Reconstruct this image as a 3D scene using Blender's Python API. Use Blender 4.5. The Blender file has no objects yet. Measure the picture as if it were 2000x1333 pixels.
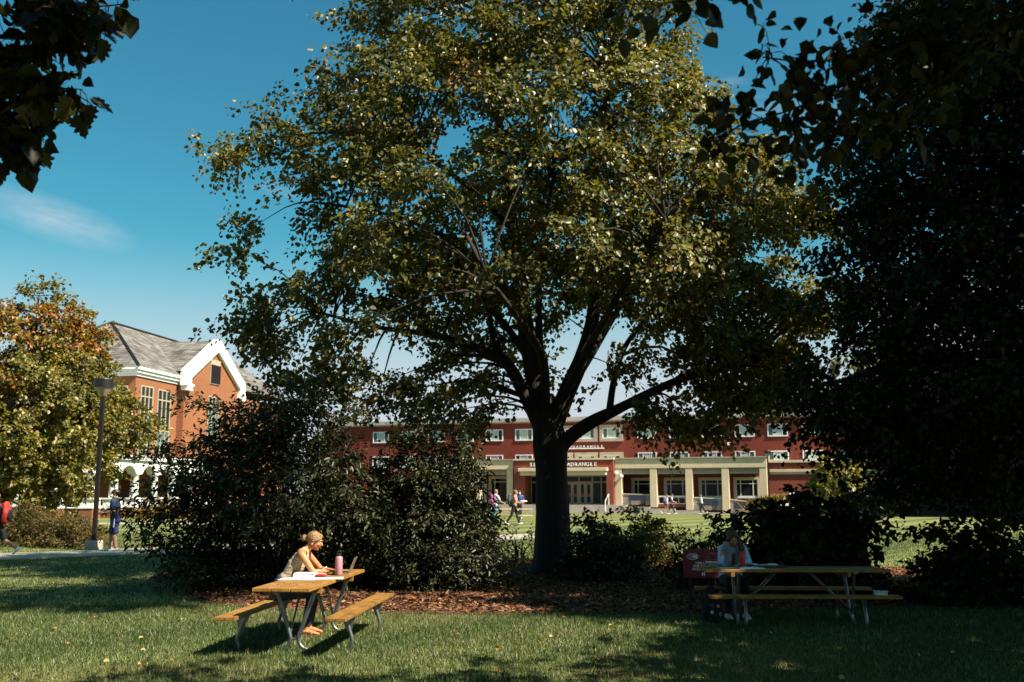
import bpy, bmesh, math, random
import numpy as np
from mathutils import Vector, Matrix, noise as mnoise

S = bpy.context.scene
COL = S.collection
random.seed(7)
RNG = np.random.default_rng(11)
PI = math.pi
R = math.radians

# ------------------------------------------------------------------ camera
FPX = 1944.4
H = 1.8
PITCH = math.atan((965 - 666.5) / FPX)
cd = bpy.data.cameras.new('camera')
cam = bpy.data.objects.new('camera', cd)
COL.objects.link(cam)
cam.location = (0, 0, H)
cam.rotation_euler = (PI / 2 + PITCH, 0, 0)
cd.sensor_width = 36.0
cd.lens = 35.0
cd.clip_start = 0.05
cd.clip_end = 3000
cd.dof.use_dof = True
cd.dof.focus_distance = 14.5
cd.dof.aperture_fstop = 2.4
S.camera = cam

# ------------------------------------------------------------------ light
SUN_EL = R(47)
SUN_AZ = math.atan2(-0.5, 0.866)          # direction towards the sun, in the xy plane
sx, sy = math.cos(SUN_AZ) * math.cos(SUN_EL), math.sin(SUN_AZ) * math.cos(SUN_EL)
SUN = Vector((sx, sy, math.sin(SUN_EL)))
sd = bpy.data.lights.new('sun', 'SUN')
sd.energy = 5.0
sd.angle = R(0.53)
sd.color = (1.0, 0.90, 0.74)
so = bpy.data.objects.new('sun', sd)
COL.objects.link(so)
so.rotation_euler = SUN.to_track_quat('Z', 'Y').to_euler()

W = bpy.data.worlds.new('World')
S.world = W
W.use_nodes = True
nt = W.node_tree
for n in list(nt.nodes):
    nt.nodes.remove(n)
wo = nt.nodes.new('ShaderNodeOutputWorld')
bg = nt.nodes.new('ShaderNodeBackground')
sky = nt.nodes.new('ShaderNodeTexSky')
sky.sky_type = 'NISHITA'
sky.sun_disc = False
sky.sun_elevation = SUN_EL
sky.sun_rotation = PI / 2 - SUN_AZ       # measured clockwise from +Y
sky.air_density = 1.0
sky.dust_density = 1.2
sky.ozone_density = 1.2
tint = nt.nodes.new('ShaderNodeMix'); tint.data_type = 'RGBA'; tint.blend_type = 'MULTIPLY'
tint.inputs[0].default_value = 1.0
tint.inputs[7].default_value = (0.52, 1.18, 0.95, 1)
hs = nt.nodes.new('ShaderNodeHueSaturation')
hs.inputs['Saturation'].default_value = 1.28
nt.links.new(sky.outputs[0], hs.inputs['Color'])
nt.links.new(hs.outputs[0], tint.inputs[6])
# thin high cirrus: stretched noise in sky direction
tc = nt.nodes.new('ShaderNodeTexCoord')
sz = nt.nodes.new('ShaderNodeSeparateXYZ')
nt.links.new(tc.outputs['Generated'], sz.inputs[0])
hz = nt.nodes.new('ShaderNodeValToRGB')       # pale autumn haze low over the horizon, the same all round
hz.color_ramp.interpolation = 'EASE'
hz.color_ramp.elements[0].position = 0.07
hz.color_ramp.elements[0].color = (.92, .92, .92, 1)
hz.color_ramp.elements[1].position = 0.255
hz.color_ramp.elements[1].color = (0, 0, 0, 1)
nt.links.new(sz.outputs[2], hz.inputs[0])
cdir = Vector((-.475, 1.0, .282)).normalized()  # one long wisp low in the left of the sky
cs_ = nt.nodes.new('ShaderNodeVectorMath'); cs_.operation = 'SUBTRACT'
cs_.inputs[1].default_value = cdir
nt.links.new(tc.outputs['Generated'], cs_.inputs[0])
cmp_ = nt.nodes.new('ShaderNodeMapping'); cmp_.vector_type = 'TEXTURE'
cmp_.inputs['Rotation'].default_value = (0, R(14), 0)
cmp_.inputs['Scale'].default_value = (.072, .2, .022)
nt.links.new(cs_.outputs[0], cmp_.inputs[0])
cl_ = nt.nodes.new('ShaderNodeVectorMath'); cl_.operation = 'LENGTH'
nt.links.new(cmp_.outputs[0], cl_.inputs[0])
cr_ = nt.nodes.new('ShaderNodeMapRange'); cr_.inputs[1].default_value = 1.0; cr_.inputs[2].default_value = 0.0; cr_.inputs[4].default_value = 0.7
nt.links.new(cl_.outputs['Value'], cr_.inputs[0])
cn_ = nt.nodes.new('ShaderNodeTexNoise'); cn_.inputs['Scale'].default_value = 3.2; cn_.inputs['Detail'].default_value = 6; cn_.inputs['Roughness'].default_value = .6
nt.links.new(cmp_.outputs[0], cn_.inputs['Vector'])
cw_ = nt.nodes.new('ShaderNodeMath'); cw_.operation = 'MULTIPLY'; cw_.use_clamp = True
nt.links.new(cr_.outputs[0], cw_.inputs[0]); nt.links.new(cn_.outputs[0], cw_.inputs[1])
hm = nt.nodes.new('ShaderNodeMix'); hm.data_type = 'RGBA'
hm.inputs[7].default_value = (4.95, 5.2, 5.85, 1)
nt.links.new(hz.outputs[0], hm.inputs[0])
nt.links.new(tint.outputs[2], hm.inputs[6])
mp = nt.nodes.new('ShaderNodeMapping')
mp.inputs['Scale'].default_value = (3.0, 3.0, 14.0)
mp.inputs['Rotation'].default_value = (0.0, R(-14), 0.0)
mp.inputs['Location'].default_value = (0.35, 0.2, 0.4)
nz = nt.nodes.new('ShaderNodeTexNoise')
nz.inputs['Scale'].default_value = 1.15
nz.inputs['Detail'].default_value = 7
nz.inputs['Roughness'].default_value = 0.62
rp = nt.nodes.new('ShaderNodeValToRGB')
rp.color_ramp.elements[0].position = 0.60
rp.color_ramp.elements[1].position = 0.95
rp.color_ramp.elements[1].color = (0.75, 0.75, 0.75, 1)
nt.links.new(tc.outputs['Generated'], mp.inputs[0])
nt.links.new(mp.outputs[0], nz.inputs['Vector'])
nt.links.new(nz.outputs[0], rp.inputs[0])
cm = nt.nodes.new('ShaderNodeMix'); cm.data_type = 'RGBA'
cm.inputs[7].default_value = (6.4, 6.4, 6.6, 1)
cx_ = nt.nodes.new('ShaderNodeMath'); cx_.operation = 'ADD'; cx_.use_clamp = True
nt.links.new(rp.outputs[0], cx_.inputs[0]); nt.links.new(cw_.outputs[0], cx_.inputs[1])
nt.links.new(cx_.outputs[0], cm.inputs[0])
nt.links.new(hm.outputs[2], cm.inputs[6])
nt.links.new(cm.outputs[2], bg.inputs[0])
bg.inputs[1].default_value = 0.05
nt.links.new(bg.outputs[0], wo.inputs[0])

S.view_settings.view_transform = 'Standard'
S.view_settings.look = 'None'
S.view_settings.exposure = 1.38
S.view_settings.gamma = 1.0
S.render.engine = 'CYCLES'
S.cycles.max_bounces = 5
S.cycles.diffuse_bounces = 1
S.cycles.glossy_bounces = 2
S.cycles.transmission_bounces = 3
S.cycles.transparent_max_bounces = 4
S.cycles.caustics_reflective = False
S.cycles.caustics_refractive = False
S.cycles.use_denoising = True

# ------------------------------------------------------------------ helpers
CP, SP = math.cos(PITCH), math.sin(PITCH)


def at(px, py, Y):
    """world point seen at photo pixel (px, py) when it stands Y metres ahead"""
    a = (px - 1000) / FPX
    b = (666.5 - py) / FPX
    d = Vector((a, CP - b * SP, SP + b * CP))
    return Vector((0, 0, H)) + d * (Y / d.y)


def sstep(a, b, t):
    t = max(0.0, min(1.0, (t - a) / (b - a)))
    return t * t * (3 - 2 * t)


def gz(x, y):
    return 0.3 * sstep(20, 48, y) * (1 - sstep(60, 86, y))


def tag(o, label=None, cat=None, group=None, kind=None):
    if label: o['label'] = label
    if cat: o['category'] = cat
    if group: o['group'] = group
    if kind: o['kind'] = kind
    return o


def link(o, parent=None):
    COL.objects.link(o)
    if parent is not None:
        o.parent = parent
    return o


def empty(name, loc, rz=0.0, label=None, cat=None, group=None):
    o = bpy.data.objects.new(name, None)
    o.empty_display_size = 0.2
    o.location = loc
    o.rotation_euler = (0, 0, rz)
    link(o)
    return tag(o, label, cat, group)


def copy_tree(o, parent=None):
    c = o.copy()
    link(c, parent)
    for ch in o.children:
        copy_tree(ch, c)
    return c


class MB:
    """collects simple shapes and links them as one mesh object"""

    def __init__(self):
        self.v = []
        self.f = []

    def add(self, vs, fs):
        n = len(self.v)
        self.v += [tuple(p) for p in vs]
        self.f += [tuple(i + n for i in q) for q in fs]
        return self

    def box(self, x0, x1, y0, y1, z0, z1):
        vs = [(x0, y0, z0), (x1, y0, z0), (x1, y1, z0), (x0, y1, z0), (x0, y0, z1), (x1, y0, z1), (x1, y1, z1), (x0, y1, z1)]
        return self.add(vs, [(0, 3, 2, 1), (4, 5, 6, 7), (0, 1, 5, 4), (1, 2, 6, 5), (2, 3, 7, 6), (3, 0, 4, 7)])

    def prism(self, poly, y0, y1):
        """poly in (x, z), extruded along y"""
        n = len(poly)
        vs = [(x, y0, z) for x, z in poly] + [(x, y1, z) for x, z in poly]
        fs = [tuple(range(n)), tuple(range(2 * n - 1, n - 1, -1))]
        fs += [(i, i + n, (i + 1) % n + n, (i + 1) % n) for i in range(n)]
        return self.add(vs, fs)

    def plate(self, poly, z0, z1):
        """poly in (x, y), extruded along z"""
        n = len(poly)
        vs = [(x, y, z0) for x, y in poly] + [(x, y, z1) for x, y in poly]
        fs = [tuple(range(n - 1, -1, -1)), tuple(range(n, 2 * n))]
        fs += [(i, (i + 1) % n, (i + 1) % n + n, i + n) for i in range(n)]
        return self.add(vs, fs)

    def loft(self, pts, ra, rb=None, side=(0, 1, 0), n=10, round_ends=True):
        pts = [Vector(p) for p in pts]
        if not isinstance(ra, (list, tuple)): ra = [ra] * len(pts)
        if rb is None: rb = ra
        if not isinstance(rb, (list, tuple)): rb = [rb] * len(pts)
        tang = []
        for i in range(len(pts)):
            t = pts[min(i + 1, len(pts) - 1)] - pts[max(i - 1, 0)]
            tang.append(t.normalized() if t.length > 1e-9 else Vector((0, 0, 1)))
        P, A, B, T = list(pts), list(ra), list(rb), list(tang)
        if round_ends:
            for k, sgn in ((0, -1), (-1, 1)):
                rr = (ra[k] + rb[k]) / 2
                ext = [(0.5, 0.87), (0.87, 0.5), (0.98, 0.17)]
                new = [(pts[k] + tang[k] * (sgn * rr * e), ra[k] * q, rb[k] * q, tang[k]) for e, q in ext]
                if k == 0:
                    new.reverse()
                    P = [q[0] for q in new] + P; A = [q[1] for q in new] + A; B = [q[2] for q in new] + B; T = [q[3] for q in new] + T
                else:
                    P += [q[0] for q in new]; A += [q[1] for q in new]; B += [q[2] for q in new]; T += [q[3] for q in new]
        vs, fs = [], []
        sd_ = Vector(side)
        for p, a, b, t in zip(P, A, B, T):
            s = sd_ - t * sd_.dot(t)
            if s.length < 1e-3:
                s = Vector((1, 0, 0)) - t * t.x
                if s.length < 1e-3: s = Vector((0, 0, 1)) - t * t.z
            s.normalize()
            u = t.cross(s)
            for k in range(n):
                w = 2 * PI * k / n
                vs.append(p + s * (a * math.cos(w)) + u * (b * math.sin(w)))
        m = len(P)
        for i in range(m - 1):
            for k in range(n):
                k2 = (k + 1) % n
                fs.append((i * n + k, i * n + k2, (i + 1) * n + k2, (i + 1) * n + k))
        fs.append(tuple(range(n - 1, -1, -1)))
        fs.append(tuple((m - 1) * n + k for k in range(n)))
        return self.add(vs, fs)

    def tube(self, pts, r, n=8):
        return self.loft(pts, r, n=n, round_ends=False)

    def ell(self, c, r, rot=None, nu=14, nv=9):
        c = Vector(c)
        vs, fs = [], []
        for j in range(1, nv):
            ph = PI * j / nv
            for i in range(nu):
                th = 2 * PI * i / nu
                p = Vector((r[0] * math.sin(ph) * math.cos(th), r[1] * math.sin(ph) * math.sin(th), r[2] * math.cos(ph)))
                if rot is not None: p = rot @ p
                vs.append(c + p)
        top = Vector((0, 0, r[2])); bot = Vector((0, 0, -r[2]))
        if rot is not None: top = rot @ top; bot = rot @ bot
        vs += [c + top, c + bot]
        a, b = len(vs) - 2, len(vs) - 1
        for j in range(nv - 2):
            for i in range(nu):
                i2 = (i + 1) % nu
                fs.append((j * nu + i, (j + 1) * nu + i, (j + 1) * nu + i2, j * nu + i2))
        for i in range(nu):
            i2 = (i + 1) % nu
            fs.append((a, i, i2))
            fs.append((b, (nv - 2) * nu + i2, (nv - 2) * nu + i))
        return self.add(vs, fs)

    def lathe(self, prof, c=(0, 0, 0), n=20):
        """prof = [(r, z)...] closed with caps"""
        vs, fs = [], []
        for r, z in prof:
            for k in range(n):
                w = 2 * PI * k / n
                vs.append((c[0] + r * math.cos(w), c[1] + r * math.sin(w), c[2] + z))
        m = len(prof)
        for i in range(m - 1):
            for k in range(n):
                k2 = (k + 1) % n
                fs.append((i * n + k, i * n + k2, (i + 1) * n + k2, (i + 1) * n + k))
        fs.append(tuple(range(n - 1, -1, -1)))
        fs.append(tuple((m - 1) * n + k for k in range(n)))
        return self.add(vs, fs)

    def mesh(self, name, smooth=False):
        me = bpy.data.meshes.new(name)
        me.from_pydata(self.v, [], self.f)
        if smooth:
            me.polygons.foreach_set('use_smooth', [True] * len(me.polygons))
        me.update()
        return me

    def build(self, name, mat, parent=None, smooth=False, bevel=0.0):
        me = self.mesh(name, smooth)
        me.materials.append(mat)
        o = bpy.data.objects.new(name, me)
        link(o, parent)
        if bevel:
            b = o.modifiers.new('bevel', 'BEVEL')
            b.width = bevel
            b.segments = 2
            b.limit_method = 'ANGLE'
        return o


# ------------------------------------------------------------------ materials
MATS = {}
TONE = 0.74          # base colours scaled down against a raised exposure, so shade renders deeper
PALE = {'white_paint', 'window_white', 'paper', 'sign_white', 'white_cloth', 'railing_white', 'paper_lilac', 'stone', 'clear_plastic', 'curtain', 'red_bottle', 'shirt_blue', 'sign_red'}


def nodes(name):
    m = bpy.data.materials.new(name)
    m.use_nodes = True
    t = m.node_tree
    return m, t, t.nodes['Principled BSDF'], t.nodes['Material Output']


def mk(name, c1, c2=None, scale=6.0, rough=0.7, bump=0.0, bscale=None, detail=5, metal=0.0, stretch=(1, 1, 1), spec=0.5):
    m, t, p, o = nodes(name)
    p.inputs['Roughness'].default_value = rough
    p.inputs['Metallic'].default_value = metal
    p.inputs['Specular IOR Level'].default_value = spec
    if c2 is None:
        c2 = tuple(c * 0.78 for c in c1)
    if name not in PALE:
        c1 = tuple(c * TONE for c in c1); c2 = tuple(c * TONE for c in c2)
    co = t.nodes.new('ShaderNodeTexCoord')
    mpn = t.nodes.new('ShaderNodeMapping')
    mpn.inputs['Scale'].default_value = stretch
    t.links.new(co.outputs['Object'], mpn.inputs[0])
    n = t.nodes.new('ShaderNodeTexNoise')
    n.inputs['Scale'].default_value = scale
    n.inputs['Detail'].default_value = detail
    n.inputs['Roughness'].default_value = 0.6
    t.links.new(mpn.outputs[0], n.inputs['Vector'])
    r = t.nodes.new('ShaderNodeValToRGB')
    r.color_ramp.elements[0].position = 0.32
    r.color_ramp.elements[1].position = 0.68
    r.color_ramp.elements[0].color = (*c2, 1)
    r.color_ramp.elements[1].color = (*c1, 1)
    t.links.new(n.outputs[0], r.inputs[0])
    t.links.new(r.outputs[0], p.inputs['Base Color'])
    if bump:
        n2 = t.nodes.new('ShaderNodeTexNoise')
        n2.inputs['Scale'].default_value = bscale or scale * 4
        n2.inputs['Detail'].default_value = 6
        t.links.new(mpn.outputs[0], n2.inputs['Vector'])
        b = t.nodes.new('ShaderNodeBump')
        b.inputs['Strength'].default_value = bump
        b.inputs['Distance'].default_value = 0.02
        t.links.new(n2.outputs[0], b.inputs['Height'])
        t.links.new(b.outputs[0], p.inputs['Normal'])
    MATS[name] = m
    return m


def mk_brick(name, c1, c2, mortar, bw=0.21, bh=0.075, msize=0.01, rough=0.85):
    m, t, p, o = nodes(name)
    c1, c2, mortar = [tuple(c * .8 for c in q) for q in (c1, c2, mortar)]
    co = t.nodes.new('ShaderNodeTexCoord')
    sp = t.nodes.new('ShaderNodeSeparateXYZ')
    t.links.new(co.outputs['Object'], sp.inputs[0])
    ad = t.nodes.new('ShaderNodeMath'); ad.operation = 'ADD'
    t.links.new(sp.outputs[0], ad.inputs[0]); t.links.new(sp.outputs[1], ad.inputs[1])
    cb = t.nodes.new('ShaderNodeCombineXYZ')
    t.links.new(ad.outputs[0], cb.inputs[0]); t.links.new(sp.outputs[2], cb.inputs[1])
    b = t.nodes.new('ShaderNodeTexBrick')
    b.inputs['Color1'].default_value = (*c1, 1)
    b.inputs['Color2'].default_value = (*c2, 1)
    b.inputs['Mortar'].default_value = (*mortar, 1)
    b.inputs['Scale'].default_value = 1.0
    b.inputs['Mortar Size'].default_value = msize
    b.inputs['Brick Width'].default_value = bw
    b.inputs['Row Height'].default_value = bh
    t.links.new(cb.outputs[0], b.inputs['Vector'])
    n = t.nodes.new('ShaderNodeTexNoise')
    n.inputs['Scale'].default_value = 0.7
    n.inputs['Detail'].default_value = 8
    t.links.new(co.outputs['Object'], n.inputs['Vector'])
    r = t.nodes.new('ShaderNodeValToRGB')
    r.color_ramp.elements[0].color = (0.72, 0.72, 0.72, 1)
    r.color_ramp.elements[1].color = (1.12, 1.12, 1.12, 1)
    t.links.new(n.outputs[0], r.inputs[0])
    mx = t.nodes.new('ShaderNodeMix'); mx.data_type = 'RGBA'; mx.blend_type = 'MULTIPLY'
    mx.inputs[0].default_value = 1
    t.links.new(b.outputs[0], mx.inputs[6]); t.links.new(r.outputs[0], mx.inputs[7])
    t.links.new(mx.outputs[2], p.inputs['Base Color'])
    p.inputs['Roughness'].default_value = rough
    MATS[name] = m
    return m


def mk_leaf(name, trans=0.28, rough=0.42, spec=0.5):
    m, t, p, o = nodes(name)
    a = t.nodes.new('ShaderNodeAttribute')
    a.attribute_name = 'col'
    t.links.new(a.outputs['Color'], p.inputs['Base Color'])
    p.inputs['Roughness'].default_value = rough
    p.inputs['Specular IOR Level'].default_value = spec
    tr = t.nodes.new('ShaderNodeBsdfTranslucent')
    g = t.nodes.new('ShaderNodeMix'); g.data_type = 'RGBA'; g.blend_type = 'MULTIPLY'
    g.inputs[0].default_value = 1
    g.inputs[7].default_value = (1.35, 1.25, 0.5, 1)
    t.links.new(a.outputs['Color'], g.inputs[6])
    t.links.new(g.outputs[2], tr.inputs[0])
    mx = t.nodes.new('ShaderNodeMixShader')
    mx.inputs[0].default_value = trans
    t.links.new(p.outputs[0], mx.inputs[1]); t.links.new(tr.outputs[0], mx.inputs[2])
    t.links.new(mx.outputs[0], o.inputs[0])
    MATS[name] = m
    return m


def mk_wood(name, c1, c2, axis=0):
    st = [14, 14, 14]
    st[axis] = 0.9
    m = mk(name, c1, c2, 3.2, 0.6, 0.25, 6, 8, stretch=tuple(st))
    t = m.node_tree
    p = t.nodes['Principled BSDF']
    src = p.inputs['Base Color'].links[0].from_socket
    co = t.nodes.new('ShaderNodeTexCoord')
    n = t.nodes.new('ShaderNodeTexNoise'); n.inputs['Scale'].default_value = 5.0; n.inputs['Detail'].default_value = 8; n.inputs['Roughness'].default_value = .7
    t.links.new(co.outputs['Object'], n.inputs['Vector'])
    r = t.nodes.new('ShaderNodeValToRGB')
    r.color_ramp.elements[0].position = .30; r.color_ramp.elements[0].color = (.45, .42, .40, 1)
    r.color_ramp.elements[1].position = .56; r.color_ramp.elements[1].color = (1.05, 1.05, 1.05, 1)
    t.links.new(n.outputs[0], r.inputs[0])
    ob = t.nodes.new('ShaderNodeObjectInfo')
    mr = t.nodes.new('ShaderNodeMapRange'); mr.inputs[3].default_value = .82; mr.inputs[4].default_value = 1.12
    t.links.new(ob.outputs['Random'], mr.inputs[0])
    for k_, sock in enumerate((r.outputs[0], mr.outputs[0])):
        mx = t.nodes.new('ShaderNodeMix'); mx.data_type = 'RGBA'; mx.blend_type = 'MULTIPLY'; mx.inputs[0].default_value = 1
        t.links.new(src, mx.inputs[6]); t.links.new(sock, mx.inputs[7]); src = mx.outputs[2]
    t.links.new(src, p.inputs['Base Color'])
    return m


def mk_glass(name, c, rough=0.06):
    return mk(name, c, tuple(v * 0.6 for v in c), 1.3, rough, 0.0, spec=0.3)


mk('concrete', (0.46, 0.41, 0.35), (0.36, 0.32, 0.27), 1.5, 0.85, 0.15)
mk('stone', (0.66, 0.54, 0.37), (0.56, 0.45, 0.30), 1.1, 0.8, 0.1)
mk('stone_worn', (0.55, 0.46, 0.35), (0.34, 0.28, 0.21), 0.9, 0.85, 0.1)
mk('cornice_grey', (0.52, 0.50, 0.45), (0.42, 0.40, 0.36), 0.8, 0.7)
mk('white_paint', (0.80, 0.79, 0.76), (0.70, 0.69, 0.66), 1.5, 0.5)
mk('window_white', (0.78, 0.80, 0.82), (0.70, 0.72, 0.74), 3, 0.45)
mk('tan_frame', (0.50, 0.42, 0.30), (0.42, 0.35, 0.25), 3, 0.5)
mk('glass_dark', (0.016, 0.022, 0.022), (0.010, 0.014, 0.014), 1.3, 0.08, spec=0.16)
mk_glass('glass_green', (0.12, 0.19, 0.18), 0.12)
mk('curtain', (0.46, 0.56, 0.52), (0.30, 0.40, 0.38), 3.0, 0.35, stretch=(7, 1, 0.4))
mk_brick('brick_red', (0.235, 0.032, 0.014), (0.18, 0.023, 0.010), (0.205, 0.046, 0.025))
mk_brick('brick_entry', (0.33, 0.062, 0.026), (0.26, 0.045, 0.020), (0.26, 0.09, 0.06))
mk_brick('brick_orange', (0.34, 0.105, 0.036), (0.26, 0.076, 0.027), (0.33, 0.155, 0.07))
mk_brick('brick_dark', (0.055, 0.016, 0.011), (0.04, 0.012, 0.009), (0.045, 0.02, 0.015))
mk('steel', (0.34, 0.37, 0.38), (0.22, 0.25, 0.26), 8, 0.42, metal=0.9)
mk('bolt_steel', (0.5, 0.5, 0.48), None, 8, 0.35, metal=0.9)
mk('bronze_paint', (0.020, 0.012, 0.010), (0.014, 0.009, 0.008), 4, 0.45, spec=.3)
mk('black_plastic', (0.012, 0.012, 0.013), (0.008, 0.008, 0.009), 5, 0.4)
mk('lens_tan', (0.50, 0.42, 0.30), (0.42, 0.34, 0.23), 4, 0.35)
mk('navy_panel', (0.035, 0.05, 0.10), (0.025, 0.035, 0.075), 2, 0.6)
mk('railing_white', (0.75, 0.70, 0.62), None, 3, 0.5)
mk('sign_red', (0.16, 0.010, 0.018), (0.13, 0.008, 0.014), 2, 0.45)
mk('sign_white', (0.78, 0.76, 0.72), (0.74, 0.72, 0.68), 3, 0.5)
mk('sign_pink', (0.62, 0.24, 0.20), (0.58, 0.22, 0.18), 3, 0.5)
mk('poster_red', (0.55, 0.02, 0.02), (0.5, 0.02, 0.02), 3, 0.5)
mk('paper', (0.82, 0.82, 0.84), (0.76, 0.77, 0.80), 5, 0.7)
mk('paper_lilac', (0.60, 0.60, 0.72), (0.5, 0.5, 0.62), 5, 0.7)
mk('ink', (0.04, 0.04, 0.05), None, 5, 0.7)
mk('pink_bottle', (0.58, 0.30, 0.36), (0.54, 0.27, 0.33), 3, 0.35)
mk('red_bottle', (0.62, 0.012, 0.012), (0.56, 0.010, 0.010), 3, 0.35)
mk('red_cloth', (0.55, 0.035, 0.03), (0.40, 0.02, 0.02), 14, 0.8)
mk('aluminium', (0.52, 0.44, 0.36), (0.48, 0.40, 0.33), 2, 0.35, metal=0.6)
mk('teal_plastic', (0.02, 0.22, 0.24), None, 3, 0.4)
mk('clear_plastic', (0.55, 0.58, 0.60), (0.48, 0.50, 0.52), 3, 0.15)
mk('brownie', (0.16, 0.065, 0.03), (0.09, 0.035, 0.018), 30, 0.9, 0.5)
mk('skin_sun', (0.62, 0.25, 0.095), (0.54, 0.205, 0.075), 9, 0.5)
mk('skin', (0.50, 0.27, 0.17), (0.45, 0.235, 0.145), 9, 0.5)
mk('lips', (0.38, 0.10, 0.075), None, 9, 0.4)
mk('eye_white', (0.72, 0.70, 0.66), None, 9, 0.25)
mk('eye_dark', (0.02, 0.015, 0.012), None, 9, 0.2)
mk('hair_blonde', (0.42, 0.26, 0.11), (0.15, 0.075, 0.028), 9, 0.42, 0.6, 22, stretch=(1, 7, 7))
mk('hair_brown', (0.13, 0.055, 0.025), (0.055, 0.022, 0.011), 9, 0.45, 0.6, 22, stretch=(6, 6, 1))
mk('hair_dark', (0.035, 0.018, 0.011), (0.02, 0.010, 0.007), 9, 0.45, 0.4, 30)
mk('tank_cream', (0.74, 0.57, 0.40), (0.52, 0.39, 0.27), 9, 0.85, 0.9, 9, stretch=(1, 0.5, 3.2))
mk('shirt_blue', (0.40, 0.52, 0.72), (0.30, 0.41, 0.62), 8, 0.85, 0.5, 22)
mk('denim', (0.035, 0.05, 0.09), (0.025, 0.035, 0.065), 14, 0.85, 0.3)
mk('black_cloth', (0.014, 0.014, 0.016), (0.010, 0.010, 0.011), 9, 0.85, 0.3)
mk('pink_top', (0.30, 0.10, 0.105), (0.24, 0.08, 0.085), 9, 0.8)
mk('tee_navy', (0.012, 0.020, 0.035), (0.010, 0.016, 0.028), 9, 0.85, 0.4, 12)
mk('sleeve_blue', (0.014, 0.045, 0.13), None, 9, 0.85, 0.4, 12)
mk('shorts_blue', (0.018, 0.026, 0.17), (0.014, 0.02, 0.13), 9, 0.8, 0.4, 12)
mk('print_blue', (0.20, 0.42, 0.55), (0.14, 0.32, 0.44), 9, 0.8)
mk('white_cloth', (0.78, 0.78, 0.78), (0.68, 0.68, 0.70), 9, 0.8)
mk('salmon_cloth', (0.62, 0.28, 0.22), (0.52, 0.22, 0.17), 9, 0.8)
mk('cap_pink', (0.62, 0.18, 0.17), (0.55, 0.15, 0.14), 9, 0.8)
mk('backpack_red', (0.60, 0.03, 0.025), (0.48, 0.022, 0.02), 9, 0.7, 0.4, 12)
mk('backpack_grey', (0.10, 0.105, 0.115), (0.07, 0.073, 0.08), 9, 0.75, 0.4, 12)
mk('teal_cloth', (0.03, 0.30, 0.38), None, 9, 0.8)
mk('magenta_cloth', (0.50, 0.04, 0.20), None, 9, 0.8)
mk('royal_cloth', (0.03, 0.10, 0.35), None, 9, 0.8)
mk('purple_cloth', (0.14, 0.05, 0.25), None, 9, 0.8)
mk('sandal_tan', (0.30, 0.12, 0.05), None, 9, 0.6)
mk('tie_dye', (0.45, 0.55, 0.75), (0.75, 0.72, 0.78), 12, 0.8)
mk('bark', (0.042, 0.030, 0.022), (0.018, 0.012, 0.009), 5, 0.95, 1.0, 14, 7, stretch=(2.2, 2.2, 0.35))
mk('bark_light', (0.11, 0.085, 0.06), (0.06, 0.045, 0.032), 5, 0.95, 0.8, 12, 7, stretch=(2, 2, 0.4))
mk_wood('plank_wood_x', (0.42, 0.215, 0.045), (0.30, 0.14, 0.026), 0)
mk_wood('plank_wood_pale', (0.85, 0.66, 0.34), (0.70, 0.50, 0.22), 0)
mk_leaf('leaf', 0.36, 0.42, 0.5)
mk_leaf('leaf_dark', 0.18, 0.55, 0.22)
mk_leaf('leaf_shrub', 0.25, 0.45, 0.4)
mk_leaf('grass_blade', 0.25, 0.45, 0.4)
mk_leaf('dry_leaf', 0.15, 0.7, 0.3)

# shingle roof
m, t, p, o = nodes('shingles')
co = t.nodes.new('ShaderNodeTexCoord')
br = t.nodes.new('ShaderNodeTexBrick')
sp_ = t.nodes.new('ShaderNodeSeparateXYZ'); t.links.new(co.outputs['Object'], sp_.inputs[0])
ad_ = t.nodes.new('ShaderNodeMath'); ad_.operation = 'ADD'
t.links.new(sp_.outputs[0], ad_.inputs[0]); t.links.new(sp_.outputs[1], ad_.inputs[1])
cb_ = t.nodes.new('ShaderNodeCombineXYZ'); t.links.new(ad_.outputs[0], cb_.inputs[0]); t.links.new(sp_.outputs[2], cb_.inputs[1])
t.links.new(cb_.outputs[0], br.inputs['Vector'])
br.inputs['Scale'].default_value = 1; br.inputs['Brick Width'].default_value = 0.55; br.inputs['Row Height'].default_value = 0.19
br.inputs['Mortar Size'].default_value = 0.022; br.inputs['Bias'].default_value = -0.1
br.inputs['Color1'].default_value = (0.19, 0.187, 0.175, 1); br.inputs['Color2'].default_value = (0.075, 0.056, 0.052, 1); br.inputs['Mortar'].default_value = (0.05, 0.042, 0.038, 1)
nn = t.nodes.new('ShaderNodeTexNoise'); nn.inputs['Scale'].default_value = 0.9; nn.inputs['Detail'].default_value = 6
t.links.new(co.outputs['Object'], nn.inputs['Vector'])
rr = t.nodes.new('ShaderNodeValToRGB'); rr.color_ramp.elements[0].color = (0.6, 0.55, 0.55, 1); rr.color_ramp.elements[1].color = (1.15, 1.15, 1.1, 1)
rr.color_ramp.elements[0].position = 0.35; rr.color_ramp.elements[1].position = 0.6
t.links.new(nn.outputs[0], rr.inputs[0])
mx_ = t.nodes.new('ShaderNodeMix'); mx_.data_type = 'RGBA'; mx_.blend_type = 'MULTIPLY'; mx_.inputs[0].default_value = 1
t.links.new(br.outputs[0], mx_.inputs[6]); t.links.new(rr.outputs[0], mx_.inputs[7]); t.links.new(mx_.outputs[2], p.inputs['Base Color'])
p.inputs['Roughness'].default_value = 0.9
MATS['shingles'] = m

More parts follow.
